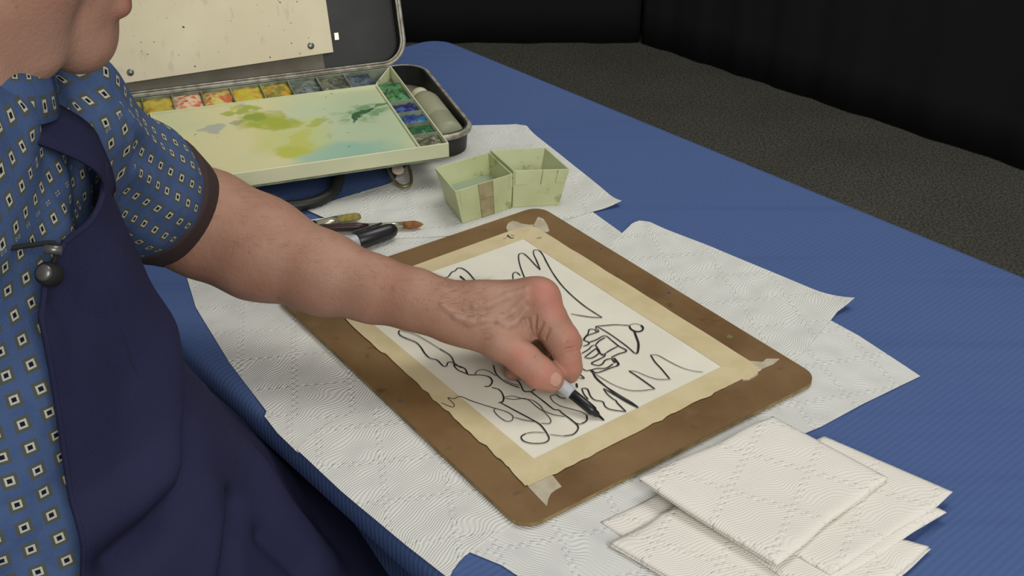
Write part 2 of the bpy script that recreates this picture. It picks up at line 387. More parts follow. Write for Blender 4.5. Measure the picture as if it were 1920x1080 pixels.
bm = bmesh.new(); vv = [bm.verts.new(p) for p in V]; [bm.faces.new([vv[i] for i in f]) for f in F]
o = link('tablecloth', from_bm(bm), 'blue_cloth'); tag(o, 'blue ribbed cloth spread over the long table', 'tablecloth')
for p in o.data.polygons:
    if len(p.vertices) > 10: p.use_smooth = False

# ------------------------------------------------------------------ paper towels
def coons(b0, r0, t0, l0, n, m_):
    """four boundary lines: bottom (left->right), right (bottom->top), top (left->right), left (bottom->top)"""
    B = polyline(b0, n)[:, None]; T = polyline(t0, n)[:, None]; L = polyline(l0, m_)[None]; R = polyline(r0, m_)[None]
    u = np.linspace(0, 1, n)[:, None, None]; v_ = np.linspace(0, 1, m_)[None, :, None]
    return (1-v_)*B+v_*T+(1-u)*L+u*R-((1-u)*(1-v_)*B[0]+u*(1-v_)*B[-1]+(1-u)*v_*T[0]+u*v_*T[-1])
def sheet(label, z, bottom, right, top, left, mat='paper_towel', curls=(), ridge=0.0, seed=1, group='paper towel sheets spread on the table', name='paper_towel', thick=0.0005):
    px = coons(bottom, right, top, left, 70, 70); G = np.zeros(px.shape[:2]+(3,))
    for i in range(70):
        for j in range(70): G[i, j] = P(px[i, j, 0], px[i, j, 1], z)
    G[..., 2] += 0.0004*(vnoise(G[..., :2]*28, seed)-0.3)
    if ridge: 
        q = G[..., 0]*0.7-G[..., 1]*0.72
        G[..., 2] += (np.exp(-((G[..., 0]-P(665, 365, z)[0])**2+(G[..., 1]-P(665, 365, z)[1])**2)/0.055**2))*ridge*np.clip(vnoise(np.stack([q*55, (G[..., 0]+G[..., 1])*6], -1), seed+4)-0.55, 0, 1)
    for cx, cy, lift, rad in curls:
        c = P(cx, cy, z); d = np.hypot(G[..., 0]-c[0], G[..., 1]-c[1]); G[..., 2] += lift*np.clip(1-d/rad, 0, 1)**2
    o = link(name, grid_mesh(G), mat); s = o.modifiers.new('thick', 'SOLIDIFY'); s.thickness = thick; s.offset = 1; es = o.modifiers.new('crisp', 'EDGE_SPLIT'); es.split_angle = 0.7
    return tag(o, label, 'paper towel', group)
sheet('paper towel running under the board and the forearm to the near table edge', 0.7506,
      [(500, 772), (700, 800), (900, 760), (1180, 640)], [(1180, 640), (1230, 500), (1165, 437), (1108, 396)], [(420, 440), (600, 410), (900, 400), (1108, 396)], [(500, 772), (430, 680), (367, 577), (361, 556), (350, 520), (420, 440)], ridge=0.0, seed=2)
sheet('paper towel under the green cups with one corner pointing over bare cloth', 0.7515,
      [(572, 393), (700, 450), (900, 440), (1060, 412), (1108, 398), (1165, 385)], [(1165, 385), (1125, 350), (1060, 298), (1008, 257), (988, 241), (968, 234)], [(745, 327), (800, 280), (880, 236), (968, 234)], [(572, 393), (640, 372), (700, 354), (738, 343), (745, 327)], curls=((1165, 385, 0.006, 0.035), (988, 240, 0.004, 0.03)), ridge=0.0035, seed=3)
sheet('paper towel beside the long side of the board with curled far corner', 0.7517,
      [(1060, 470), (1180, 590), (1330, 690), (1470, 700)], [(1470, 700), (1500, 668), (1545, 615), (1570, 588), (1600, 574)], [(1145, 455), (1185, 423), (1200, 419), (1218, 419), (1330, 462), (1460, 516), (1600, 574)], [(1060, 470), (1100, 480), (1145, 455)], curls=((1600, 574, 0.010, 0.05), (1195, 419, 0.004, 0.04)), seed=4)
sheet('paper towel with diamond embossing sticking out past the rounded board corner', 0.7509,
      [(1330, 860), (1420, 850), (1540, 800)], [(1540, 800), (1620, 757), (1725, 706)], [(1390, 640), (1555, 600), (1610, 630), (1680, 676), (1725, 706)], [(1330, 860), (1350, 760), (1390, 640)], mat='paper_towel_turned', seed=5)
sheet('paper towel with bold wavy ribs along the near table edge', 0.7512,
      [(842, 1086), (848, 1072), (860, 1055), (877, 1037)], [(877, 1037), (960, 985), (1010, 900), (960, 800)], [(556, 843), (590, 808), (640, 782), (700, 768), (800, 740), (960, 800)], [(842, 1086), (765, 1026), (640, 922), (556, 843)], seed=6)
sheet('small flap of paper towel showing under two others at the table edge', 0.7504,
      [(556, 847), (600, 860), (700, 840)], [(700, 840), (700, 800), (690, 760)], [(496, 781), (501, 769), (560, 750), (690, 760)], [(556, 847), (520, 812), (496, 781)], seed=7)
sheet('paper towel between the board and the pile of folded napkins', 0.7508,
      [(878, 1035), (940, 1060), (1000, 1100), (1150, 1160)], [(1150, 1160), (1350, 1050), (1500, 900), (1470, 770)], [(960, 940), (1150, 860), (1380, 760), (1470, 770)], [(878, 1035), (915, 1010), (960, 940)], mat='paper_towel_turned', seed=8)
def napkin(label, z0, z1, corners, seed, lay=2, curls=()):
    """a folded paper towel: leaves lying on each other, rounded along the fold"""
    e = thing('folded_napkin', label, 'napkin', tuple(np.mean([P(x_, y_, z0)[:2] for x_, y_ in corners], 0))+(z0,), 'folded paper napkins in a pile')
    h = (z1-z0)/lay
    for k in range(lay):
        n = 40; c = [np.array(P(x_, y_, z0)) for x_, y_ in corners]; u = np.linspace(0, 1, n)[:, None, None]; v_ = np.linspace(0, 1, n)[None, :, None]
        G = (1-u)*(1-v_)*c[0]+u*(1-v_)*c[1]+u*v_*c[2]+(1-u)*v_*c[3]
        cen = sum(c)/4; G = cen+(G-cen)*(1-0.012*(lay-1-k)*(1 if seed % 2 else -1))
        dd = (vnoise(G[..., :2]*30, seed+k)-0.5)*0.004; G[..., 0] += dd; G[..., 1] -= dd*0.7
        U = np.minimum(np.minimum(u, 1-u), np.minimum(v_, 1-v_))[..., 0]
        puff = np.clip(U/0.05, 0, 1)**0.5
        top = G.copy(); top[..., 2] = z0+k*h+h*(0.25+0.75*puff)+0.0009*(vnoise(G[..., :2]*34, seed+k)-0.5)*puff
        bot = G.copy(); bot[..., 2] = z0+k*h
        for cx, cy, lift, rad in curls:
            q = P(cx, cy, z0); d = np.hypot(G[..., 0]-q[0], G[..., 1]-q[1]); w_ = lift*np.clip(1-d/rad, 0, 1)**2; top[..., 2] += w_; bot[..., 2] += w_
        idx = np.arange(n*n).reshape(n, n); Fq = []
        for i in range(n-1):
            for j in range(n-1):
                Fq.append((idx[i, j], idx[i+1, j], idx[i+1, j+1], idx[i, j+1])); Fq.append(tuple(q+n*n for q in (idx[i, j], idx[i, j+1], idx[i+1, j+1], idx[i+1, j])))
        ring = list(idx[:, 0])+list(idx[-1, 1:])+list(idx[::-1, -1][1:])+list(idx[0, ::-1][1:-1])
        for a_, b_ in zip(ring, ring[1:]+ring[:1]): Fq.append((b_, a_, a_+n*n, b_+n*n))
        me = mesh_py(np.vstack([top.reshape(-1, 3), bot.reshape(-1, 3)]), Fq); bm = bmesh.new(); bm.from_mesh(me); me2 = from_bm(bm)
        link('paper_layer', me2, 'paper_napkin', e)
napkin('thin folded napkin peeking out at the side under the pile', 0.7516, 0.7532, [(1130, 981), (1330, 880), (1560, 960), (1330, 1120)], 1, 1)
napkin('bottom napkin of the pile with a thick rounded fold', 0.7534, 0.7580, [(1141, 1021), (1345, 915), (1744, 1031), (1500, 1230)], 2, 2)
napkin('napkin with a blunt corner, second from the bottom of the pile', 0.7582, 0.7608, [(1290, 960), (1560, 850), (1776, 962), (1520, 1120)], 3, 1)
napkin('large napkin just under the topmost one, reaching out over the cloth', 0.7610, 0.7632, [(1300, 935), (1549, 820), (1791, 925), (1560, 1080)], 4, 1)
napkin('topmost folded napkin of the pile, embossed with dotted diamonds', 0.7634, 0.7690, [(1198, 910), (1445, 785), (1664, 902), (1453, 1064)], 5, 2, curls=((1198, 910, 0.004, 0.08),))

# ------------------------------------------------------------------ drawing board, paper, tape, ink
BO = P(1010.6, 385.6, ZBD)[:2]; ang = math.radians(-54.0)
BU = np.array([math.cos(ang), math.sin(ang)]); BV = np.array([math.sin(ang), -math.cos(ang)])   # along the long side, across towards the painter
SC = CAM_Z-ZBD
def bp(u, v_): return BO+BU*u*SC+BV*v_*SC
bo = thing('drawing_board', 'brown hardboard drawing board with rounded corners', 'board', tuple(bp(0.342, 0.27))+(0.7527,))
rr = round_rect(0.0, 0.6835, 0.0, 0.5425, 0.030, 6)
b = MB(); b.prism([bp(p[0], p[1]) for p in rr], 0.7527, ZBD-0.0008); b.build('core', 'board_edge', bo, bevel=0.0006)
b = MB(); b.prism([bp(p[0], p[1]) for p in rr], ZBD-0.0008, ZBD); b.build('face', 'hardboard', bo)
for (x_, y_, r_, c) in ((1254, 549, 0.0020, 'blue_spot'), (1368, 631, 0.0030, 'green_spot'), (938, 861, 0.0022, 'grey_spot'), (1126, 466, 0.0015, 'blue_spot'), (750, 752, 0.003, 'grey_spot')):
    if c not in M: simple(c, {'b': rgb(60, 62, 110), 'r': rgb(112, 112, 52), 'y': rgb(92, 84, 76)}[c[0] if c[0] == 'b' else ('r' if c[1] == 'r' and c[2] == 'e' and c[3] == 'e' else 'y')], 0.6)
    p = P(x_, y_, ZBD); b = MB(); b.prism([(p[0]+r_*(1+0.3*math.sin(3*k))*math.cos(k*0.5236), p[1]+r_*(1+0.2*math.cos(2*k))*math.sin(k*0.5236)) for k in range(12)], ZBD-0.0002, ZBD+0.00008); b.build('paint_spot', c, bo)
pa = thing('drawing_paper', 'sheet of white watercolour paper with a line drawing of a house', 'paper', tuple(bp(0.335, 0.27))+(ZBD,))
b = MB(); b.prism([bp(0.054, 0.056), bp(0.618, 0.056), bp(0.616, 0.481), bp(0.054, 0.481)], ZBD, ZPA); b.build('sheet', 'drawing_paper', pa)
ZTA = ZPA+0.00022
def ragged(a, b_, n, amp, seed):
    p = polyline([a, b_], n); d = np.array([b_[1]-a[1], a[0]-b_[0]], float); d /= np.linalg.norm(d)
    k = (vnoise(np.stack([np.arange(n)*0.55, np.zeros(n)], -1), seed)-0.5)*2*amp; k[0] = k[-1] = 0
    return [tuple(q) for q in p+d*k[:, None]]
def tape(label, poly, ends, z):
    pts = [P(x_, y_, z) for x_, y_ in poly]; c = np.mean([p[:2] for p in pts], 0)
    t = thing('masking_tape', label, 'tape', (c[0], c[1], ZPA), 'strips of masking tape around the drawing')
    MB().prism([p[:2] for p in pts], z-0.0002, z).build('strip', 'masking_tape', t)
    for e in ends: MB().prism([P(x_, y_, z)[:2] for x_, y_ in e], ZBD-0.0001, ZPA+0.0001).build('torn_end', 'tape_on_board', t)
tape('strip of masking tape along the paper edge facing the green cups', [(628, 553), (770, 500), (900, 453), (953, 434), (975, 427), (1000, 424), (1017, 433), (982, 448), (900, 478), (807, 510), (640, 572)],
     [[(953, 434), (949, 427), (952, 419), (960, 414), (968, 415), (978, 419), (992, 421), (1000, 421), (1004, 426), (975, 432)]], ZTA)
tape('strip of masking tape along the paper edge facing the bare blue cloth', [(997, 424), (1008, 427), (1019, 434)]+ragged((1019, 434), (1405, 676), 30, 0.7, 3)[1:]+[(1424, 691), (1400, 703), (1353, 687.5), (982, 448)],
     [[(1000, 423), (1005, 413), (1009, 406), (1019, 410), (1026, 420), (1030, 432), (1026, 434.5), (1018, 434)], [(1405, 676), (1430, 678), (1437, 672), (1462, 672), (1450, 682), (1430, 690), (1424, 693), (1410, 690)]], ZTA+0.0002)
tape('strip of ragged masking tape along the paper edge facing the napkins', [(1353, 687.5), (1422, 691), (1421, 700), (1404, 712), (1390, 711)]+ragged((1390, 711), (1035, 890), 44, 2.2, 5)[1:]+[(990, 911), (984, 905), (1001.5, 860)],
     [[(1035, 889), (1053, 911), (1040, 918), (1033, 924), (1028, 934), (1026, 946), (1023, 946), (990, 911), (1000, 902)], [(1422, 692), (1421, 702), (1404, 712), (1392, 712), (1395, 706), (1415, 694)]], ZTA+0.0004)
tape('strip of ragged masking tape along the paper edge facing the painter', [(640, 572), (650, 566), (1001.5, 860), (1020, 876), (985, 911)]+ragged((985, 911), (960, 884), 5, 1.0, 2)[1:]+ragged((960, 881), (640, 590), 60, 2.4, 9)[1:], [], ZTA+0.0006)
INK = []
def st(ox, oy, sc, wd, *lines):
    for l in lines: INK.append((wd, [(ox+x_/sc, oy+y_/sc) for x_, y_ in l]))
TN, TM, TK = 0.0008, 0.00125, 0.0020
# house, fence and grass to the right of the hand
st(1060, 580, 6, TM, [(345, 215), (350, 190), (420, 183), (560, 172), (720, 180)], [(780, 492), (700, 420), (600, 345), (500, 275), (400, 215), (350, 195)],
   [(345, 215), (380, 245), (350, 250), (330, 225), (270, 225), (258, 270), (215, 320), (205, 350)], [(385, 245), (300, 275), (240, 300), (215, 345), (260, 365), (265, 390), (200, 415)],
   [(270, 370), (350, 340), (445, 295), (520, 345), (600, 410), (690, 465), (600, 500), (515, 540)], [(340, 400), (380, 355), (450, 315)], [(600, 410), (520, 450), (455, 490)],
   [(340, 400), (300, 410), (260, 450), (185, 495)], [(340, 400), (380, 460), (400, 500), (440, 520), (455, 490)], [(215, 540), (290, 480), (350, 435)], [(225, 545), (300, 545), (370, 500), (385, 470)],
   [(350, 440), (400, 500), (440, 500), (445, 525), (380, 560), (295, 605), (370, 630), (420, 610), (450, 570), (520, 555), (555, 600), (560, 560), (520, 545)],
   [(560, 560), (605, 620), (520, 655), (400, 700), (350, 710), (285, 690), (350, 665), (460, 660), (540, 610)], [(165, 650), (240, 690), (285, 680), (350, 720)], [(160, 725), (215, 775), (155, 770)])
st(1060, 580, 6, TK, [(720, 185), (735, 215), (770, 240), (820, 250), (865, 235), (875, 205), (850, 175)], [(775, 245), (800, 310), (822, 375), (822, 440), (810, 490), (780, 492)], [(125, 830), (135, 880)], [(550, 545), (600, 615), (570, 635)])
st(1060, 580, 6, TN, [(850, 175), (790, 160), (735, 170), (720, 190)], [(75, 50), (180, 72), (300, 88), (410, 92)], [(345, 730), (450, 795), (560, 855), (700, 905), (830, 915), (1010, 895)],
   [(715, 690), (800, 700), (920, 750), (1040, 785), (1190, 785)], [(960, 510), (1040, 515), (1160, 580), (1300, 650), (1430, 690), (1550, 705)])
st(1060, 580, 6, TM*1.15, [(320, 715), (350, 770), (450, 860), (560, 950), (680, 1020), (790, 1085)], [(1010, 895), (900, 815), (800, 745), (715, 690)], [(1175, 780), (1080, 665), (1010, 590), (960, 510)])
# brush and water below the pen
st(820, 680, 4.8, TM, [(1300, 230), (1320, 280), (1360, 330)], [(1300, 230), (1350, 235), (1380, 300), (1420, 335), (1490, 350), (1510, 390), (1560, 420), (1700, 440)],
   [(1700, 440), (1620, 360), (1610, 340), (1590, 330), (1530, 280), (1495, 230)], [(1495, 230), (1600, 290), (1700, 350), (1810, 408)], [(1390, 70), (1430, 140), (1520, 215), (1640, 290), (1740, 350), (1810, 400)],
   [(1070, 285), (1110, 315), (1160, 322)], [(1290, 552), (1250, 545), (1190, 500), (1120, 450), (1095, 425), (1050, 420), (960, 350), (880, 290), (840, 262), (780, 255), (740, 180), (690, 140)],
   [(840, 262), (895, 235)], [(1190, 500), (1260, 560), (1265, 600), (1220, 645), (1130, 660)], [(570, 360), (700, 430), (850, 510), (930, 560), (990, 640), (1005, 690), (960, 720), (860, 725), (780, 705), (755, 665), (800, 635)],
   [(550, 360), (590, 350), (595, 300), (560, 245), (490, 222)], [(425, 215), (470, 210), (495, 170), (470, 130), (400, 112), (330, 110), (275, 105), (255, 60), (210, 35), (150, 20)],
   [(505, 20), (530, 100), (600, 165), (680, 205), (740, 225)], [(1345, 470), (1345, 520), (1290, 552)])
st(820, 680, 4.8, TN, [(1075, 290), (1020, 300), (1040, 345), (1110, 390), (1200, 415), (1290, 440), (1345, 470)], [(1130, 660), (1010, 645)], [(800, 635), (880, 625), (970, 630)], [(340, 105), (360, 75), (410, 62), (470, 80), (530, 120)],
   [(600, 150), (680, 190), (740, 205)], [(600, 310), (680, 300), (760, 322), (860, 340), (930, 390), (960, 430), (1040, 465), (1150, 485)], [(600, 320), (700, 330), (800, 325), (900, 400), (970, 450), (1020, 510), (1010, 545), (930, 545)],
   [(35, 358), (80, 380), (140, 400), (150, 375), (95, 315), (150, 325), (205, 303), (300, 340), (420, 380), (520, 410), (620, 440), (680, 480), (670, 520), (620, 525), (550, 480), (510, 430), (525, 412)], [(690, 490), (780, 515), (880, 530)])
# bank at the left
st(740, 590, 5.4, TM, [(60, 155), (40, 170), (55, 205), (110, 235), (210, 275), (260, 320), (310, 395), (360, 440), (430, 460), (495, 522), (525, 520), (545, 480), (600, 485)],
   [(450, 340), (560, 410), (600, 480), (605, 520), (650, 565), (740, 600)], [(605, 490), (660, 530), (710, 545), (740, 600)])
st(740, 590, 5.4, TN, [(60, 155), (200, 195), (330, 265), (450, 340)])
# trees above the hand
st(940, 430, 5.683, TM, [(125, 530), (125, 470), (160, 455), (205, 490)], [(250, 520), (205, 400), (185, 310), (190, 262), (235, 255), (290, 300), (360, 375), (415, 430)],
   [(415, 430), (380, 340), (345, 260), (350, 220), (400, 222), (440, 265), (490, 360), (560, 480), (650, 600), (760, 710), (900, 825), (1075, 938)], [(60, 80), (75, 55)], [(75, 65), (100, 90), (135, 88)])
st(940, 430, 5.683, TN, [(1075, 938), (950, 932), (740, 900)], [(20, 95), (55, 95)], [(100, 60), (140, 65)], [(375, 95), (430, 85)])
st(640, 480, 6.75, TM, [(1230, 265), (1340, 265), (1400, 200), (1440, 185), (1475, 150), (1530, 155), (1600, 200), (1680, 290), (1755, 380), (1800, 440)])
st(640, 480, 6.75, TK, [(1500, 250), (1570, 310), (1640, 380)])
b = MB(); ZI = ZTA+0.0008
for k, (wd, pts) in enumerate(INK):
    wpts = np.array([P(x_, y_, ZI)[:2] for x_, y_ in pts]); L = np.linalg.norm(np.diff(wpts, axis=0), axis=1).sum(); n = max(6, int(L/0.0018)); s = spline(wpts, n)
    t = np.gradient(s, axis=0); t /= np.maximum(np.linalg.norm(t, axis=1, keepdims=True), 1e-9); nn = np.stack([-t[:, 1], t[:, 0]], 1)
    ww = wd*0.5*(0.85+0.35*vnoise(np.stack([np.arange(n)*0.2, np.full(n, k*1.7)], -1), 2))[:, None]
    ww[0] *= 0.6; ww[-1] *= 0.6
    A = s+nn*ww; B_ = s-nn*ww
    b.add([(p[0], p[1], ZI+0.000004*(k % 9)) for p in A]+[(p[0], p[1], ZI+0.000004*(k % 9)) for p in B_], [(i, i+1, n+i+1, n+i) for i in range(n-1)])
tag(b.build('ink_drawing', 'ink', pa), 'black marker line drawing of a small house, trees and plants')
# ------------------------------------------------------------------ paint box (its own axes: x along the hinge, y towards the lid)
BA = math.radians(19.5); C0 = P(891, 243, 0.788); ZC = 0.7526
def box_thing(name, label, cat, x_, y_, z_):
    e = thing(name, label, cat, (C0[0]+x_*math.cos(BA)-y_*math.sin(BA), C0[1]+x_*math.sin(BA)+y_*math.cos(BA), z_)); e.rotation_euler = (0, 0, BA); e['off'] = (x_, y_, z_); return e
def lbuild(mb, name, mat, parent, smooth=False, bevel=0.0):
    """mesh in box axes (z = height above the floor) -> child of a box thing"""
    me = mb.mesh(); root = parent
    while root.parent: root = root.parent
    off = np.array(root['off']); n = len(me.vertices); co = np.empty(n*3, np.float32); me.vertices.foreach_get('co', co)
    me.vertices.foreach_set('co', (co.reshape(-1, 3)-off).astype(np.float32).ravel()); me.update(); me.materials.append(M[mat])
    if smooth: me.polygons.foreach_set('use_smooth', np.ones(len(me.polygons), bool))
    o = bpy.data.objects.new(name, me); COL.objects.link(o); o.parent = parent
    if bevel: b = o.modifiers.new('bevel', 'BEVEL'); b.width = bevel; b.segments = 2; b.limit_method = 'ANGLE'
    return o
def shell(loop, inner, f0, f1, ff):
    """open tray from an outer and an inner outline; f0/f1/ff map (x,y) to the outer bottom, the rim and the inside floor"""
    n = len(loop); V = [f0(*p[:2]) for p in loop]+[f1(*p[:2]) for p in loop]+[f1(*p[:2]) for p in inner]+[ff(*p[:2]) for p in inner]
    F = [tuple(range(n-1, -1, -1)), tuple(range(3*n, 4*n))]
    for k in range(3):
        for i in range(n): F.append((k*n+i, k*n+(i+1) % n, (k+1)*n+(i+1) % n, (k+1)*n+i))
    return MB().add(V, F)
CW, CD_ = 0.488, 0.267
pb = box_thing('paint_box', 'open black metal paint box with a worn silver rim', 'paint box', -0.244, 0.13, ZC)
lo = round_rect(-CW, 0, 0, CD_, 0.036, 8); li = round_rect(-CW+0.004, -0.004, 0.004, CD_-0.004, 0.032, 8); ZR = 0.7865
o = lbuild(shell(lo, li, lambda x_, y_: (x_*0.99-0.002, 0.004+y_*0.97, ZC), lambda x_, y_: (x_, y_, ZR), lambda x_, y_: (x_, y_, ZC+0.004)), 'case_body', 'case_black', pb)
MBr = MB().tube([(p[0], p[1], ZR-0.0035) for p in round_rect(-CW-0.001, 0.001, -0.001, CD_+0.001, 0.037, 8, 0.02)], 0.0042, 10, closed=True); lbuild(MBr, 'case_rim', 'case_rim', o, True)
b = MB(); b.add([(p[0], p[1], ZC+0.0045) for p in li], [tuple(range(len(li)))]); lbuild(b, 'case_lining', 'case_inner', pb)
PHI = math.radians(70)
def lp(x_, s, n_): return (x_, CD_+0.004+math.cos(PHI)*s-math.sin(PHI)*n_, ZR+0.002+math.sin(PHI)*s+math.cos(PHI)*n_)
LX0, LX1, LH = -0.468, -0.020, 0.262
ll = round_rect(LX0, LX1, 0, LH, 0.034, 8); l2 = round_rect(LX0+0.004, LX1-0.004, 0.004, LH-0.004, 0.030, 8)
lid = lbuild(shell(ll, l2, lambda x_, s: lp(x_, s, -0.028), lambda x_, s: lp(x_, s, 0.0), lambda x_, s: lp(x_, s, -0.025)), 'lid', 'case_black', pb)
lr = round_rect(LX0-0.001, LX1+0.001, -0.001, LH+0.001, 0.035, 8, 0.02)
lbuild(MB().tube([lp(p[0], p[1], 0.0) for p in lr], 0.0030, 8, closed=True), 'lid_rim', 'case_rim', lid, True)
lr2 = round_rect(LX0+0.003, LX1-0.003, 0.003, LH-0.003, 0.032, 8, 0.02)
lbuild(MB().tube([lp(p[0], p[1], 0.001) for p in lr2], 0.0016, 8, closed=True), 'lid_rim', 'case_rim', lid, True)
def lbox(x0, x1, s0, s1, n0, n1, skew=0.0):
    v = [lp(x_, s_+skew*(x_-x0), n_) for n_ in (n0, n1) for s_ in (s0, s1) for x_ in (x0, x1)]
    return MB().add(v, [(0, 2, 3, 1), (4, 5, 7, 6), (0, 1, 5, 4), (2, 6, 7, 3), (0, 4, 6, 2), (1, 3, 7, 5)])
lbuild(lbox(-0.462, -0.140, 0.005, 0.05, -0.0245, -0.006), 'backing_strip', 'case_inner', lid)
lbuild(lbox(-0.441, -0.125, 0.0165, 0.246, -0.005, -0.0005, 0.031), 'lid_panel', 'lid_panel', lid, bevel=0.0005)
for x_, s_ in ((-0.1562, 0.039), (-0.409, 0.031), (-0.1562, 0.235), (-0.409, 0.228)):
    a, c = lp(x_, s_, -0.001), lp(x_, s_, 0.01)
    sc_ = lbuild(MB().lathe(a, c, [(0, 0.0050), (0.0010, 0.0050), (0.0017, 0.0040), (0.0024, 0.0003)], 14), 'screw', 'steel', lid, True)
lbuild(MB().box(lp(-0.113, 0.0485, -0.0243), (1, 0, 0), (0, math.cos(PHI), math.sin(PHI)), (0, -math.sin(PHI), math.cos(PHI)), 0.003, 0.005, 0.0006), 'scuff_patch', 'ferrule', lid)
for x_ in (-0.40, -0.244, -0.09):
    lbuild(MB().tube([(x_-0.012, CD_+0.004, ZR), (x_+0.012, CD_+0.004, ZR)], 0.0035, 10), 'hinge', 'case_rim', pb, True)
hd = [(-0.305, -0.001, 0.772), (-0.303, -0.035, 0.768), (-0.292, -0.064, 0.763), (-0.272, -0.077, 0.760), (-0.244, -0.081, 0.759), (-0.218, -0.075, 0.760), (-0.199, -0.058, 0.763), (-0.189, -0.032, 0.768), (-0.187, -0.001, 0.772)]
lbuild(MB().tube(spline(hd, 40), 0.0072, 12), 'carry_handle', 'case_black', pb, True)
for x_ in (-0.305, -0.187): lbuild(MB().box((x_, -0.003, 0.772), (1, 0, 0), (0, 1, 0), (0, 0, 1), 0.010, 0.004, 0.009), 'handle_mount', 'case_black', pb, bevel=0.002)
def latch(dx):
    w_ = [(-0.127, -0.002, 0.777), (-0.128, -0.030, 0.772), (-0.127, -0.052, 0.765), (-0.122, -0.066, 0.759), (-0.114, -0.071, 0.7575), (-0.106, -0.067, 0.759), (-0.102, -0.052, 0.765), (-0.101, -0.030, 0.772), (-0.102, -0.002, 0.777)]
    la = lbuild(MB().tube([(p[0]+dx, p[1], p[2]) for p in spline(w_, 40)], 0.0021, 8), 'latch_loop', 'brass', pb, True)
    lbuild(MB().lathe((-0.1155+dx, -0.040, 0.7655), (-0.1155+dx, -0.055, 0.80), [(0, 0.0078), (0.002, 0.0080), (0.0035, 0.0068), (0.0037, 0.0002)], 20), 'latch_tab', 'pink_enamel', la, True)
    lbuild(MB().box((-0.1145+dx, -0.022, 0.773), (1, 0, 0), (0, 0.97, 0.24), (0, -0.24, 0.97), 0.006, 0.022, 0.001), 'latch_strap', 'pink_enamel', la)
latch(0.0); latch(-0.26)

# palette tray sitting across the case, pulled out over its front
ZTB, ZTT = 0.7885, 0.8095
tr = box_thing('palette_tray', 'cream enamel palette tray with paint wells and a smeared mixing area', 'palette', -0.244, 0.04, ZTB)
TX0, TX1, TY0, TY1 = -0.430, -0.058, -0.0755, 0.208
b = MB()
def bx(b, x0, x1, y0, y1, z0, z1): return b.box(((x0+x1)/2, (y0+y1)/2, (z0+z1)/2), (1, 0, 0), (0, 1, 0), (0, 0, 1), (x1-x0)/2, (y1-y0)/2, (z1-z0)/2)
bx(b, TX0, TX1, TY0, TY1, ZTB, ZTB+0.003); lbuild(b, 'tray_floor', 'enamel_dirty', tr)
lbuild(bx(MB(), TX0, TX1, TY0, TY0+0.0022, ZTB+0.0002, ZTT), 'front_wall', 'enamel_cream', tr, bevel=0.0006)
lbuild(bx(MB(), TX0, TX1, TY1-0.0018, TY1, ZTB+0.003, ZTT-0.002), 'back_wall', 'enamel_dirty', tr, bevel=0.0006)
for a, c in ((TX0, TX0+0.0018), (TX1-0.0018, TX1)): lbuild(bx(MB(), a, c, TY0+0.0022, TY1-0.0018, ZTB+0.003, ZTT), 'side_wall', 'enamel_cream', tr, bevel=0.0006)
lbuild(bx(MB(), -0.345-0.0004, -0.345+0.0004, TY0-0.0003, TY0+0.001, ZTB+0.001, ZTT), 'seam', 'cup_dark', tr)
WY, RXW, LXW = 0.150, -0.0935, -0.3945
lbuild(bx(MB(), LXW+0.0012, RXW-0.0012, TY0+0.0024, WY-0.001, ZTB+0.003, ZTT-0.0055), 'mixing_area', 'mixing_surface', tr)
for nm, q in (('row_wall', (LXW-0.001, RXW+0.001, WY-0.001, WY+0.001)), ('column_wall', (RXW-0.001, RXW+0.001, TY0+0.0022, WY-0.001)), ('column_wall', (LXW-0.001, LXW+0.001, TY0+0.0022, WY-0.001))):
    lbuild(bx(MB(), *q, ZTB+0.003, ZTT-0.0025), nm, 'enamel_cream', tr)
cols = [(rgb(196, 150, 50), rgb(150, 148, 50), rgb(214, 170, 90)), (rgb(176, 160, 40), rgb(200, 176, 50), rgb(190, 120, 60)), (rgb(226, 196, 160), rgb(200, 70, 40), rgb(214, 140, 90)), (rgb(210, 200, 110), rgb(200, 90, 30), rgb(140, 140, 60)),
        (rgb(206, 168, 30), rgb(190, 190, 50), rgb(200, 120, 30)), (rgb(190, 150, 24), rgb(120, 120, 40), rgb(210, 170, 60)), (rgb(72, 84, 84), rgb(112, 124, 116), rgb(50, 60, 70)), (rgb(112, 112, 92), rgb(70, 76, 64), rgb(150, 146, 116)), (rgb(52, 62, 82), rgb(96, 110, 116), rgb(44, 52, 60))]
names = ['ochre', 'olive', 'red', 'orange', 'yellow', 'gold', 'grey_blue', 'olive_grey', 'slate']
rc = [(rgb(30, 84, 50), rgb(96, 150, 100), rgb(60, 110, 40)), (rgb(34, 44, 110), rgb(28, 34, 80), rgb(70, 90, 150)), (rgb(36, 60, 130), rgb(40, 110, 150), rgb(30, 40, 90)), (rgb(40, 104, 54), rgb(30, 80, 50), rgb(60, 130, 70)), (rgb(110, 112, 86), rgb(70, 66, 50), rgb(150, 146, 112))]
rn = ['green', 'ultramarine', 'turquoise', 'leaf_green', 'mud']
for nm, c in list(zip(names, cols))+list(zip(rn, rc)): paint('paint_'+nm, *c)
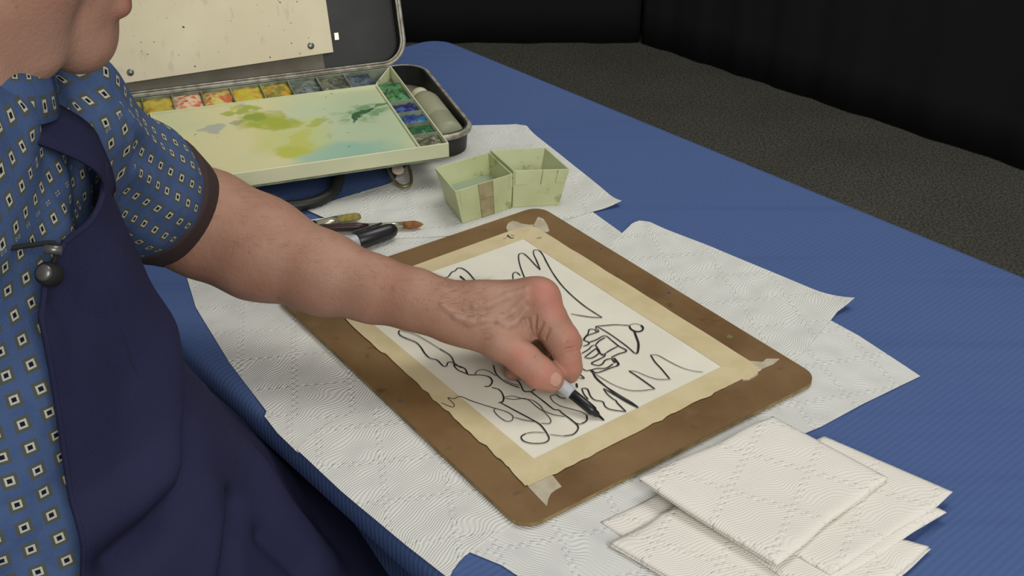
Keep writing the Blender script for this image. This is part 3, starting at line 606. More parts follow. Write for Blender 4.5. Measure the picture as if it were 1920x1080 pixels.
def blob_mesh(x0, x1, y0, y1, z0, h, seed):
    n = 12; u = np.linspace(0, 1, n); X_, Y_ = np.meshgrid(u, u, indexing='ij'); E_ = np.minimum(np.minimum(X_, 1-X_), np.minimum(Y_, 1-Y_))
    Z = z0+h*(0.15+np.clip(E_/0.3, 0, 1)**0.7*(0.35+0.9*vnoise(np.stack([X_*4, Y_*4], -1), seed)))+h*0.5*np.exp(-E_/0.06)*vnoise(np.stack([X_*5, Y_*5], -1), seed+3)
    G = np.stack([x0+X_*(x1-x0), y0+Y_*(y1-y0), Z], -1); idx = np.arange(n*n).reshape(n, n)
    F = [tuple(q) for q in np.stack([idx[:-1, :-1], idx[1:, :-1], idx[1:, 1:], idx[:-1, 1:]], -1).reshape(-1, 4)]
    return MB().add(G.reshape(-1, 3), F)
xs = [-0.428, -0.4015, -0.3625, -0.324, -0.285, -0.2445, -0.206, -0.1665, -0.128, -0.0915]
for k in range(9):
    if k: lbuild(bx(MB(), xs[k]-0.0008, xs[k]+0.0008, WY+0.001, TY1-0.0018, ZTB+0.003, ZTT-0.0015), 'divider', 'enamel_dirty', tr)
    lbuild(blob_mesh(xs[k]+0.0009, xs[k+1]-0.0009, WY+0.0011, TY1-0.0019, ZTB+0.0115, 0.0075, k), 'paint_well', 'paint_'+names[k], tr, True)
v0 = MB().add([(-0.0925, WY, ZTB+0.003), (-0.0600, TY1-0.002, ZTB+0.003), (-0.0600, TY1-0.002, ZTT-0.001), (-0.0925, WY, ZTT-0.001), (-0.0940, WY+0.001, ZTB+0.003), (-0.0615, TY1-0.001, ZTB+0.003), (-0.0615, TY1-0.001, ZTT-0.001), (-0.0940, WY+0.001, ZTT-0.001)],
              [(0, 1, 2, 3), (7, 6, 5, 4), (0, 4, 5, 1), (1, 5, 6, 2), (2, 6, 7, 3), (3, 7, 4, 0)])
lbuild(v0, 'divider', 'enamel_cream', tr)
lbuild(MB().add([(-0.0905, WY, ZTB+0.0032), (-0.0615, TY1-0.004, ZTB+0.0032), (-0.0905, TY1-0.003, ZTB+0.0032), (-0.0795, TY1-0.016, ZTB+0.011)], [(0, 1, 3), (1, 2, 3), (2, 0, 3)]), 'paint_well', 'paint_slate', tr)
ys = [WY+0.012, 0.080, 0.040, 0.002, -0.034, TY0+0.0028]
for k in range(5):
    if k: lbuild(bx(MB(), RXW+0.001, TX1-0.0018, ys[k]-0.0008, ys[k]+0.0008, ZTB+0.003, ZTT-0.0015), 'divider', 'enamel_dirty', tr)
    lbuild(blob_mesh(RXW+0.0012, TX1-0.0020, ys[k+1]+0.0009, ys[k]-0.0009, ZTB+0.0115, 0.0075, 20+k), 'paint_well', 'paint_'+rn[k], tr, True)
for k in range(5):
    if k: lbuild(bx(MB(), TX0+0.0018, LXW-0.001, ys[k]-0.0008, ys[k]+0.0008, ZTB+0.003, ZTT-0.0015), 'divider', 'enamel_dirty', tr)
    lbuild(blob_mesh(TX0+0.0020, LXW-0.0012, ys[k+1]+0.0009, ys[k]-0.0009, ZTB+0.0115, 0.0075, 40+k), 'paint_well', 'paint_'+names[k], tr, True)
# plastic bottle lying in the slot beside the tray
bt = box_thing('squeeze_bottle', 'cloudy plastic squeeze bottle lying in the slot beside the palette tray', 'bottle', -0.030, 0.08, ZC+0.0046)
zb = ZC+0.0046+0.0205
lbuild(MB().lathe((-0.031, 0.008, zb), (-0.031, 0.3, zb), [(0, 0.002), (0.0005, 0.015), (0.004, 0.0195), (0.010, 0.0205), (0.048, 0.0203), (0.050, 0.0196), (0.052, 0.0203), (0.115, 0.0203), (0.125, 0.0185), (0.134, 0.0125), (0.137, 0.0115), (0.139, 0.0115)], 32), 'bottle_body', 'bottle_plastic', bt, True)
lbuild(MB().lathe((-0.031, 0.146, zb), (-0.031, 0.4, zb), [(0, 0.002), (0.0003, 0.0140), (0.014, 0.0138), (0.0155, 0.0125), (0.017, 0.007), (0.030, 0.0045), (0.031, 0.001)], 24), 'bottle_cap', 'bottle_cap', bt, True)

# ------------------------------------------------------------------ the two folded tin cups
def cup(label, rim, foot, water, seed):
    ZB_, ZK = 0.7525, 0.797
    R = [np.array(P(x_, y_, ZK)) for x_, y_ in rim]; cen = sum(R)/4; Ft = [None]*4
    known = {i: np.array(P(f_[0], f_[1], ZB_)) for i, f_ in foot.items()}
    k = np.mean([np.linalg.norm(known[i][:2]-cen[:2])/np.linalg.norm(R[i][:2]-cen[:2]) for i in known]); dxy = np.mean([known[i][:2]-(cen[:2]+(R[i][:2]-cen[:2])*0.84) for i in known], 0)
    for i in range(4):
        q = cen[:2]+(R[i][:2]-cen[:2])*0.84+dxy; Ft[i] = known.get(i, np.array([q[0], q[1], ZB_]))
    c = np.mean([f[:2] for f in Ft], 0); e = thing('tin_cup', label, 'cup', (c[0], c[1], ZB_), 'folded tin water cups')
    th = 0.0014
    def inw(Q, s): m_ = sum(Q)/4; return [q+(m_-q)/np.linalg.norm((m_-q)[:2])*s for q in Q]
    Ri = inw(R, th*1.4); Fi = [q+np.array([0, 0, th]) for q in inw(Ft, th*1.4)]
    lab = ['left_wall', 'back_wall', 'right_wall', 'front_wall']
    for i in range(4):
        j = (i+1) % 4; v = [Ft[i], Ft[j], R[j], R[i], Fi[i], Fi[j], Ri[j], Ri[i]]
        MB().add(v, [(0, 1, 2, 3), (7, 6, 5, 4), (0, 4, 5, 1), (1, 5, 6, 2), (2, 6, 7, 3), (3, 7, 4, 0)]).build('wall', 'cup_enamel', e, bevel=0.0004)
    MB().add([f+np.array([0, 0, 0.0]) for f in Ft]+Fi, [(3, 2, 1, 0), (4, 5, 6, 7)]+[(i, (i+1) % 4, 4+(i+1) % 4, 4+i) for i in range(4)]).build('base', 'cup_enamel', e)
    if water:
        t = 0.42; W_ = [Fi[i]+(Ri[i]-Fi[i])*t for i in range(4)]; MB().add(W_, [(0, 1, 2, 3)]).build('water', 'grey_water', e)
    else:
        t = 0.16; W_ = [Fi[i]+(Ri[i]-Fi[i])*t for i in range(4)]; MB().add(W_, [(0, 1, 2, 3)]).build('water', 'grey_water', e)
    def on(i, s0, s1, t0, t1, push, nm, mt):                              # a flap on wall i (outside)
        j = (i+1) % 4; q = lambda s, t_: (Ft[i]+(Ft[j]-Ft[i])*s)*(1-t_)+(R[i]+(R[j]-R[i])*s)*t_
        n_ = np.cross(Ft[j]-Ft[i], R[i]-Ft[i]); n_ /= np.linalg.norm(n_); m_ = (sum(R)/4+sum(Ft)/4)/2
        if np.dot(n_, q(0.5, 0.5)-m_) < 0: n_ = -n_
        a = [q(s0, t0), q(s1, t0), q(s1, t1), q(s0, t1)]
        MB().add([p+n_*-0.0002 for p in a]+[p+n_*push for p in a], [(3, 2, 1, 0), (4, 5, 6, 7), (0, 1, 5, 4), (1, 2, 6, 5), (2, 3, 7, 6), (3, 0, 4, 7)]).build(nm, mt, e, bevel=0.0003)
    return on
on = cup('green tin water cup with a strip of brown tape, nearer the brushes', [(853, 359), (815, 314), (917, 285), (961, 326)], {0: (867, 419), 3: (959, 390)}, True, 1)
on(3, 0.36, 0.60, 0.0, 1.0, 0.0006, 'tape_patch', 'cup_tape'); on(3, 0.0, 0.06, 0.62, 1.0, 0.0009, 'folded_tab', 'cup_enamel'); on(3, 0.89, 0.94, 0.55, 1.0, 0.0009, 'folded_tab', 'cup_enamel')
on(3, 0.605, 0.613, 0.0, 1.0, 0.0004, 'seam', 'cup_dark'); on(3, 0.350, 0.357, 0.0, 1.0, 0.0004, 'seam', 'cup_dark'); on(3, 0.36, 0.60, 0.52, 0.535, 0.0008, 'seam', 'cup_dark')
on = cup('green tin water cup with folded corner tabs, nearer the cloth edge', [(963, 320), (919, 281), (1023, 276.5), (1068, 317)], {0: (961, 389), 3: (1048, 384)}, False, 2)
on(3, 0.72, 0.97, 0.62, 1.0, 0.0016, 'folded_tab', 'cup_enamel'); on(3, 0.02, 0.20, 0.64, 1.0, 0.0016, 'folded_tab', 'cup_enamel'); on(3, 0.47, 0.478, 0.6, 1.0, 0.0004, 'seam', 'cup_dark')

# ------------------------------------------------------------------ brushes and markers
def Q(x_, y_, z): return np.array(P(x_, y_, z))
def brush_flat():
    z = 0.7600; tip, bs, fe, he, en = Q(676, 405, z), Q(633, 411, z), Q(590, 420, z), Q(520, 433, z), Q(380, 462, z+0.001)
    e = thing('flat_brush', 'flat paintbrush with olive bristles and bright metal ferrule lying on towel', 'paintbrush', tuple(bs[:2])+(0.7525,))
    d = (tip-bs)/np.linalg.norm(tip-bs); L = np.linalg.norm(tip-bs)
    MB().tube([bs-d*0.002, bs+d*L*0.3, bs+d*L*0.7, bs+d*L*0.93, tip], [0.0070, 0.0078, 0.0080, 0.0066, 0.0045], 16, flat=0.42).build('bristles', 'bristle_olive', e, True)
    MB().tube([bs, fe+(bs-fe)*0.6, fe], [0.0072, 0.0066, 0.0050], 20, flat=0.5).build('ferrule', 'ferrule', e, True)
    MB().tube([fe+(bs-fe)*0.05, fe+(he-fe)*0.5, he, en], [0.0046, 0.0060, 0.0062, 0.0022], 14, flat=0.9).build('handle', 'handle_black', e, True)
brush_flat()
def brush_round():
    z = 0.7585; tip, bs, fe, he, en = Q(794, 420.5, z-0.001), Q(756, 422, z), Q(691, 424.5, z), Q(630, 427, z), Q(430, 440, z)
    e = thing('round_brush', 'round paintbrush with pointed brown bristles and dark handle lying on towel', 'paintbrush', tuple(bs[:2])+(0.7525,))
    d = tip-bs
    MB().tube([bs-d*0.05, bs+d*0.3, bs+d*0.6, bs+d*0.85, tip], [0.0040, 0.0046, 0.0046, 0.0028, 0.0004], 16).build('bristles', 'bristle_brown', e, True)
    MB().tube([bs, bs+(fe-bs)*0.5, fe], [0.0041, 0.0038, 0.0034], 18).build('ferrule', 'ferrule', e, True)
    MB().tube([fe, fe+(he-fe)*0.4, he, en], [0.0036, 0.0050, 0.0048, 0.0018], 14).build('handle', 'handle_dark', e, True)
brush_round()
def marker_lying():
    z = 0.7526+0.0098; a, b_ = Q(743, 429, z), Q(669, 453.5, z); d = (b_-a)/np.linalg.norm(b_-a); L = np.linalg.norm(b_-a)
    e = thing('thick_marker', 'thick marker with black cap and grey barrel lying under the forearm', 'marker', tuple(b_[:2])+(0.7526,))
    cp = MB().lathe(a, b_, [(0, 0.0010), (0.001, 0.0050), (0.004, 0.0078), (0.010, 0.0090), (L-0.001, 0.0098), (L, 0.0092)], 28).build('cap', 'marker_black', e, True)
    up = np.array([0.25, 0.75, 0.6]); up = up-d*np.dot(up, d); up /= np.linalg.norm(up); sd = np.cross(d, up)
    MB().box(a+d*(L*0.66)+up*0.0112, d, sd, up, L*0.36, 0.0030, 0.0012).build('clip', 'marker_black', cp, bevel=0.0005)
    MB().lathe(a+d*(L-0.001), b_+d, [(0, 0.0087), (0.001, 0.0088), (0.070, 0.0088), (0.074, 0.0080), (0.075, 0.001)], 28).build('barrel', 'marker_grey', e, True)
marker_lying()
PT = np.array(P(1133, 788, ZPA+0.0006)); PG = np.array(P(1061, 729, 0.7770)); PD = (PG-PT)/np.linalg.norm(PG-PT)
mk = thing('fine_marker', 'grey fine-point marker held in the left hand, its black tip on the drawing', 'marker', tuple(PT))
def seg(nm, mt, prof): return MB().lathe(PT, PG, prof, 28).build(nm, mt, mk, True)
seg('nib', 'marker_tip', [(0, 0.0005), (0.002, 0.0009), (0.006, 0.0014), (0.008, 0.0020)])
seg('tip_section', 'marker_black', [(0.0062, 0.0014), (0.0075, 0.0026), (0.0115, 0.0033), (0.0125, 0.0043), (0.016, 0.0046), (0.0375, 0.0049), (0.038, 0.0040)])
seg('barrel', 'marker_grey', [(0.0372, 0.0042), (0.0376, 0.0058), (0.040, 0.0062), (0.090, 0.0062), (0.126, 0.0056), (0.130, 0.0048), (0.131, 0.0005)])
# ------------------------------------------------------------------ the painter
FD = np.array([0.94, 0.34, 0.0]); FD /= np.linalg.norm(FD); LD = np.array([-FD[1], FD[0], 0.0]); ZD = np.array([0, 0, 1.0])   # forwards, to his left, up
TCN = np.array([-0.41, 0.70])
def T3(f, l, z): return np.array([TCN[0], TCN[1], 0])+FD*f+LD*l+ZD*z
def pxr(dep, r): return r*dep/FPX
class Field:
    """signed distance of a smooth union of tapered capsules"""
    def __init__(s): s.ops = []
    def cone(s, a, b, ra, rb, k=0.010, sub=False): s.ops.append((np.array(a, float), np.array(b, float), ra, rb, k, sub)); return s
    def ball(s, a, r, k=0.010, sub=False): return s.cone(a, a, r, r, k, sub)
    @staticmethod
    def prim(op, p):
        a, b, ra, rb, k, sub = op; ab = b-a; L = float(ab@ab)
        if L < 1e-12: return np.sqrt(((p-a)**2).sum(-1))-ra
        t = np.clip(((p-a)@ab)/L, 0, 1); q = p-a-t[..., None]*ab
        return np.sqrt((q*q).sum(-1))-(ra+(rb-ra)*t)
    @staticmethod
    def mix(d, e, k, sub):
        if sub:
            h = np.maximum(k-np.abs(d+e), 0)/k; return np.maximum(d, -e)+h*h*k*0.25
        h = np.maximum(k-np.abs(d-e), 0)/k; return np.minimum(d, e)-h*h*k*0.25
    def at(s, p):
        p = np.asarray(p, float); d = np.full(p.shape[:-1], 0.08)
        if p.ndim == 2 and len(p) > 2000:      # many points: only those near each shape
            for op in s.ops:
                m_ = max(op[2], op[3])+op[4]+0.02; w_ = np.where(((p > np.minimum(op[0], op[1])-m_) & (p < np.maximum(op[0], op[1])+m_)).all(1))[0]
                if len(w_): d[w_] = s.mix(d[w_], s.prim(op, p[w_]), op[4], op[5])
            return d
        for op in s.ops: d = s.mix(d, s.prim(op, p), op[4], op[5])
        return d
    def grid(s, lo, hi, h):
        lo = np.array(lo); n = np.ceil((np.array(hi)-lo)/h).astype(int)+1; g = np.full(n, 0.08, np.float32); ax = [lo[i]+h*np.arange(n[i]) for i in range(3)]
        for op in s.ops:
            a, b, ra, rb, k, sub = op; m_ = max(ra, rb)+k+0.03
            i0 = np.clip(np.floor((np.minimum(a, b)-m_-lo)/h).astype(int), 0, n); i1 = np.clip(np.ceil((np.maximum(a, b)+m_-lo)/h).astype(int)+1, 0, n)
            if np.any(i1 <= i0): continue
            X_, Y_, Z_ = np.meshgrid(*[ax[i][i0[i]:i1[i]] for i in range(3)], indexing='ij'); p = np.stack([X_, Y_, Z_], -1)
            sl = tuple(slice(i0[i], i1[i]) for i in range(3)); g[sl] = s.mix(g[sl], s.prim(op, p), k, sub)
        return g, lo
def surface_nets(g, lo, h):
    s = g < 0; c = np.zeros(tuple(np.array(g.shape)-1), np.uint8)
    for i in (0, 1):
        for j in (0, 1):
            for k in (0, 1): c += s[i:i+c.shape[0], j:j+c.shape[1], k:k+c.shape[2]]
    act = np.argwhere((c > 0) & (c < 8)); idx = np.full(c.shape, -1, np.int32); idx[tuple(act.T)] = np.arange(len(act))
    acc = np.zeros((len(act), 3)); cnt = np.zeros(len(act)); cor = [(i, j, k) for i in (0, 1) for j in (0, 1) for k in (0, 1)]
    val = {q: g[act[:, 0]+q[0], act[:, 1]+q[1], act[:, 2]+q[2]].astype(float) for q in cor}
    for q in cor:
        for ax in range(3):
            if q[ax]: continue
            r = list(q); r[ax] = 1; r = tuple(r); a, b = val[q], val[r]; cr = (a < 0) != (b < 0); t = np.where(cr, a/np.where(cr, a-b, 1), 0)
            e = np.array(q, float)+t[:, None]*(np.array(r)-np.array(q)); acc += e*cr[:, None]; cnt += cr
    V = lo+h*(act+acc/np.maximum(cnt, 1)[:, None]); F = []
    for ax in range(3):
        b1, b2 = [(1, 2), (2, 0), (0, 1)][ax]
        sa = [slice(None)]*3; sb = [slice(None)]*3; sa[ax] = slice(0, -1); sb[ax] = slice(1, None)
        A = s[tuple(sa)]; B = s[tuple(sb)]; e = np.argwhere(A != B); e = e[(e[:, b1] > 0) & (e[:, b2] > 0) & (e[:, b1] < g.shape[b1]-1) & (e[:, b2] < g.shape[b2]-1)]
        inside = A[tuple(e.T)]; q = []
        for d1, d2 in ((-1, -1), (0, -1), (0, 0), (-1, 0)):
            w_ = e.copy(); w_[:, b1] += d1; w_[:, b2] += d2; q.append(idx[tuple(w_.T)])
        f = np.stack(q, 1); f[~inside] = f[~inside][:, ::-1]; F.append(f)
    F = np.vstack(F); F = F[(F >= 0).all(1)]
    return V, F
def trace(field, x_, y_, d0=0.6, d1=1.35):        # where the line of sight through that place of the photograph meets the body
    t = d0; r = ray(x_, y_); n = np.linalg.norm(r)
    for _ in range(90):
        d = float(field.at((np.array([0, 0, CAM_Z])+r*t)[None])[0])
        if d < 0.0002: break
        t += d/n*0.9
        if t > d1: return None
    return np.array([0, 0, CAM_Z])+r*t
def DR(x_, y_, dep, rp): return D(x_, y_, dep), rp*dep/FPX
S_L = D(50, 240, 0.88); E_L = D(330, 402, 1.11); S_R = T3(-0.02, -0.15, 1.08); CHIN = D(192, 104, 0.80)

body = Field()
# trunk, neck, right arm, thighs
for z, l, r in ((0.98, 0.045, 0.085), (0.88, 0.04, 0.09), (0.76, 0.05, 0.095), (0.64, 0.06, 0.10)): body.cone(T3(0.0, -l, z), T3(0.0, l, z), r, r, 0.05)
NB = (S_L+S_R)/2+np.array([0, 0, 0.05])
body.cone(S_L, NB, 0.042, 0.055, 0.03); body.cone(S_R, NB, 0.045, 0.055, 0.03); body.cone(NB, T3(0.0, 0.0, 0.98), 0.055, 0.08, 0.03)
ER = T3(-0.20, -0.21, 0.86); WR = T3(-0.13, -0.24, 0.64)
body.cone(S_R, ER, 0.048, 0.042, 0.02).cone(ER, WR, 0.042, 0.028, 0.012)
for i, l in enumerate((-0.268, -0.250, -0.232, -0.215)): body.cone(WR+FD*0.01-ZD*0.02, T3(-0.105, l, 0.565), 0.016, 0.012, 0.008).cone(T3(-0.105, l, 0.565), T3(-0.085, l, 0.515+0.008*abs(i-1)), 0.010, 0.008, 0.004)
body.cone(WR+FD*0.01-ZD*0.02, T3(-0.085, -0.205, 0.585), 0.017, 0.011, 0.008).cone(T3(-0.085, -0.205, 0.585), T3(-0.065, -0.20, 0.555), 0.010, 0.009, 0.004)
body.cone(T3(-0.02, -0.09, 0.60), T3(0.10, -0.11, 0.59), 0.08, 0.065, 0.03).cone(T3(-0.02, 0.09, 0.60), T3(0.06, 0.12, 0.59), 0.08, 0.065, 0.03)
# head, bent forwards over the work
HF = np.array([FD[0]*0.93, FD[1]*0.93, -0.36]); HF /= np.linalg.norm(HF); HR = -LD; HU = np.cross(HR, HF); HU = HU if HU[2] > 0 else -HU
def HP(f, r, u): return CHIN+HF*f+HR*r+HU*u
body.ball(HP(-0.016, 0, 0.012), 0.020, 0.012); body.ball(HP(-0.034, 0, 0.045), 0.040, 0.012)
body.cone(HP(0.001, -0.016, 0.0415), HP(0.001, 0.016, 0.0415), 0.0085, 0.0085, 0.006); body.cone(HP(0.003, -0.015, 0.056), HP(0.003, 0.015, 0.056), 0.0075, 0.0075, 0.006)
for sd in (-1, 1):
    body.cone(HP(-0.020, 0.010*sd, 0.010), HP(-0.085, 0.052*sd, 0.030), 0.019, 0.026, 0.02); body.cone(HP(-0.052, 0.036*sd, 0.010), HP(-0.06, 0.046*sd, 0.06), 0.027, 0.031, 0.007)
    body.cone(HP(-0.045, 0.042*sd, 0.088), HP(-0.085, 0.052*sd, 0.030), 0.028, 0.026, 0.025)
    body.cone(HP(-0.100, 0.077*sd, 0.075), HP(-0.104, 0.084*sd, 0.125), 0.008, 0.013, 0.004); body.ball(HP(-0.098, 0.090*sd, 0.112), 0.008, 0.004, True)
    body.cone(HP(-0.008, 0.012*sd, 0.138), HP(-0.020, 0.045*sd, 0.140), 0.009, 0.008, 0.012)
    body.ball(HP(0.004, 0.011*sd, 0.082), 0.009, 0.006)
body.ball(HP(-0.090, 0, 0.150), 0.088, 0.03); body.cone(HP(-0.058, -0.018, 0.165), HP(-0.058, 0.018, 0.165), 0.062, 0.062, 0.03); body.ball(HP(-0.052, 0, 0.10), 0.055, 0.03)
body.cone(HP(0.014, 0, 0.084), HP(-0.006, 0, 0.128), 0.012, 0.008, 0.010)
for sd in (-1, 1): body.ball(HP(-0.002, 0.032*sd, 0.119), 0.0125, 0.010, True)
body.cone(HP(-0.090, 0, 0.045), NB+np.array([0, 0, 0.01]), 0.052, 0.058, 0.02)
# left arm
NBODY = len(body.ops)
arm = [(-0.0, S_L, 0.050), (0, D(200, 325, 1.0), 0.047)]
ch = [(S_L, 0.048), (D(215, 335, 1.01), 0.047), DR(300, 388, 1.095, 92), DR(385, 420, 1.105, 98), DR(485, 465, 1.10, 94), DR(610, 514, 1.09, 73), DR(700, 542, 1.08, 58.5), DR(778, 562, 1.072, 52.5), DR(830, 580, 1.068, 50)]
for (a, ra), (c, rb) in zip(ch, ch[1:]): body.cone(a, c, ra, rb, 0.016)
def chain(pts, k=0.006, k0=0.010):
    q = [DR(*p) for p in pts]
    for i, ((a, ra), (c, rb)) in enumerate(zip(q, q[1:])): body.cone(a, c, ra, rb, k0 if i == 0 else k)
# back of the hand, from the index side to the little finger
chain([(830, 580, 1.068, 46), (900, 575, 1.066, 42), (1004, 561, 1.064, 37)], 0.014, 0.014)
chain([(840, 575, 1.085, 42), (1000, 556, 1.088, 35)], 0.014, 0.014); chain([(840, 580, 1.098, 38), (985, 566, 1.108, 32)], 0.014, 0.014); chain([(840, 590, 1.105, 34), (962, 590, 1.122, 28)], 0.014, 0.014)
chain([(875, 600, 1.068, 44), (965, 612, 1.066, 34)], 0.012, 0.014); chain([(960, 615, 1.066, 28), (986, 624, 1.064, 20)], 0.008, 0.010)                 # muscle between thumb and index
# little, ring and middle finger curled under
chain([(962, 590, 1.122, 24), (1003, 640, 1.128, 19), (975, 668, 1.126, 16), (950, 668, 1.118, 15)], 0.003)
chain([(985, 566, 1.108, 28), (1032, 636, 1.118, 20), (1000, 690, 1.105, 17.5), (961, 698, 1.096, 15.5)], 0.003)
chain([(1000, 556, 1.088, 31), (1036, 590, 1.092, 25), (1069, 642, 1.094, 22), (1047, 680, 1.088, 20), (1042, 712, 1.080, 16)], 0.003)
# index finger and thumb on the pen
chain([(1004, 561, 1.064, 38), (1027, 599, 1.060, 35), (1053, 637, 1.060, 33), (1064, 672, 1.062, 25), (1070, 690, 1.064, 21), (1069, 703, 1.066, 16)], 0.004)
chain([(850, 606, 1.066, 33), (935, 641, 1.054, 32.5), (984, 675, 1.050, 29.5), (1011, 699, 1.050, 29), (1033, 711, 1.052, 25)], 0.006, 0.012)
base_ops = list(body.ops)
# knuckles, tendons, veins
def surf(x_, y_): return trace(body, x_, y_)
def line_on(pts, r, k, push=0.0, sub=False):
    q = [surf(*p) for p in pts]; q = [p for p in q if p is not None]; out = []
    for a, c in zip(q, q[1:]): out.append((a, c, r, r, k, sub))
    return out
extra = []
VEINS = [[(985, 560), (960, 585), (935, 600), (905, 600)], [(935, 600), (950, 612), (965, 605), (985, 580)], [(905, 600), (880, 605), (855, 592), (830, 570)], [(985, 545), (950, 555), (915, 572), (890, 575)]]
vpts = []
for ln in VEINS:
    for op in line_on(ln, 0.0013, 0.005): sk = ray(*ln[0])*0.0009; extra.append((op[0]+sk, op[1]+sk)+op[2:]); vpts.append((op[0], op[1]))
for ln in ([(990, 598), (994, 618), (1000, 634)], [(1005, 592), (1003, 615), (1006, 634)], [(1018, 606), (1010, 622), (1006, 634)], [(1030, 618), (1022, 634)], [(982, 600), (984, 612)],
           [(1062, 655), (1078, 652)], [(1064, 661), (1078, 659)]):
    extra += line_on(ln, 0.0011, 0.0022, sub=True)
kn = surf(1022, 550); extra.append((kn-np.array([0, -0.0085, 0.0085]), kn-np.array([0, -0.0085, 0.0085]), 0.011, 0.011, 0.014, False))
tipo = [surf(1036, 716), surf(1030, 712)]
for a, c, ra, rb, k, sub in extra: body.ops.append((a, c, ra, rb, k, sub))
H0 = 0.0026
g, lo = body.grid((-0.72, 0.33, 0.50), (0.10, 1.16, 1.36), H0)
V, F = surface_nets(g, lo, H0)
# refine forearm, hand and the lower face, then settle every new vertex on the exact surface
WRI = D(830, 580, 1.068)
me = bpy.data.meshes.new('body'); me.from_pydata(V.tolist(), [], F.tolist()); bm = bmesh.new(); bm.from_mesh(me); bpy.data.meshes.remove(me)
bmesh.ops.delete(bm, geom=[v for v in bm.verts if not v.link_faces], context='VERTS')
def near_hand(c): return c[0] > -0.075 and c[2] < 0.90
def near_skin(c): return (c[0] > -0.36 and c[1] > 0.80 and c[2] < 1.0) or (c[2] > 1.05 and c[1] > 0.55)
for test in (near_skin, near_hand):
    ed = set()
    for f in bm.faces:
        if test(f.calc_center_median()): ed.update(f.edges)
    bmesh.ops.subdivide_edges(bm, edges=list(ed), cuts=1, use_grid_fill=True)
bm.verts.ensure_lookup_table(); co = np.array([v.co for v in bm.verts]); sel = np.array([near_skin(c) or near_hand(c) for c in co])
for _ in range(2):
    p = co[sel]; e = 0.0004; d = body.at(p); gr = np.stack([body.at(p+e*np.eye(3)[i])-d for i in range(3)], -1)/e; gn = np.maximum((gr*gr).sum(-1, keepdims=True), 0.2)
    co[sel] = p-np.clip(d[:, None], -0.003, 0.003)*gr/gn
for v, c in zip(bm.verts, co): v.co = c
bme = bpy.data.meshes.new('body'); bm.to_mesh(bme); bm.free()
def add_attr(me, name, val):
    a = me.attributes.new(name, 'FLOAT', 'POINT'); a.data.foreach_set('value', val.astype(np.float32))
def glow(p, c, r): return np.exp(-((p-c)**2).sum(-1)/(r*r))
fl = np.zeros(len(co))
for x_, y_, r_ in ((1022, 545, 0.016), (1040, 575, 0.014), (1080, 640, 0.014), (1070, 690, 0.012), (1030, 705, 0.014), (975, 665, 0.012), (965, 700, 0.012), (1000, 720, 0.014)):
    q = trace(body, x_, y_)
    if q is not None: fl = np.maximum(fl, glow(co, q, r_))
fl = np.maximum(fl, 0.5*glow(co, HP(-0.04, 0.06, 0.07), 0.03))
vn = np.zeros(len(co))
for a, c in vpts:
    ab = c-a; t = np.clip(((co-a)@ab)/max(ab@ab, 1e-9), 0, 1); vn = np.maximum(vn, np.exp(-((co-a-t[:, None]*ab)**2).sum(-1)/0.0022**2))
lipf = np.zeros(len(co))
for f_, u_ in ((0.006, 0.0415), (0.008, 0.056)):
    for r_ in (-0.015, 0, 0.015): lipf = np.maximum(lipf, glow(co, HP(f_, r_, u_), 0.0085))
add_attr(bme, 'flush', fl); add_attr(bme, 'vein', vn); add_attr(bme, 'lip', lipf)
PB = T3(0, 0, 0)
pe = thing('person', 'person in a navy apron over a patterned blue shirt, bending to draw left-handed', 'person', (PB[0], PB[1], 0.0))
bo_ = link('body', bme, 'skin', pe)
# thumb nail
def nail(x_, y_, ax_px, lw, ll_):
    c = trace(body, x_, y_); e = 0.0005; gr = np.array([body.at((c+e*np.eye(3)[i])[None])[0]-body.at((c-e*np.eye(3)[i])[None])[0] for i in range(3)]); nrm = gr/np.linalg.norm(gr)
    a = trace(body, x_+ax_px[0], y_+ax_px[1])-c; a = a-nrm*(a@nrm); a /= np.linalg.norm(a); s_ = np.cross(nrm, a); V_ = []; n = 9
    for i in range(n):
        for j in range(n):
            u, v_ = -1+2*i/(n-1), -1+2*j/(n-1); r_ = (1-0.25*max(0, -u)**2)*(1-0.5*max(0, u-0.4)**2); V_.append(c+a*ll_*u*(1-0.12*v_*v_)+s_*lw*v_*r_+nrm*(0.0006-0.0022*v_*v_-0.0006*u*u))
    G = np.array(V_).reshape(n, n, 3); o = link('thumbnail', grid_mesh(G), 'nail', pe); m_ = o.modifiers.new('thick', 'SOLIDIFY'); m_.thickness = 0.0006
nail(1041, 710, (8, 6), 0.0066, 0.0072)
for sd in (-1, 1):
    q = HP(-0.019, 0.031*sd, 0.119); ev = MB().lathe(q-HF*0.011, q+HF*0.1, [(0.011-0.0115*math.cos(t*math.pi/12), max(0.0115*math.sin(t*math.pi/12), 1e-4)) for t in range(13)], 18).build('eye', 'eye_white', pe, True)
    MB().lathe(q+HF*0.009, q+HF*0.1, [(0, 0.0052), (0.0018, 0.0046), (0.0028, 0.0005)], 16).build('iris', 'iris', ev, True)
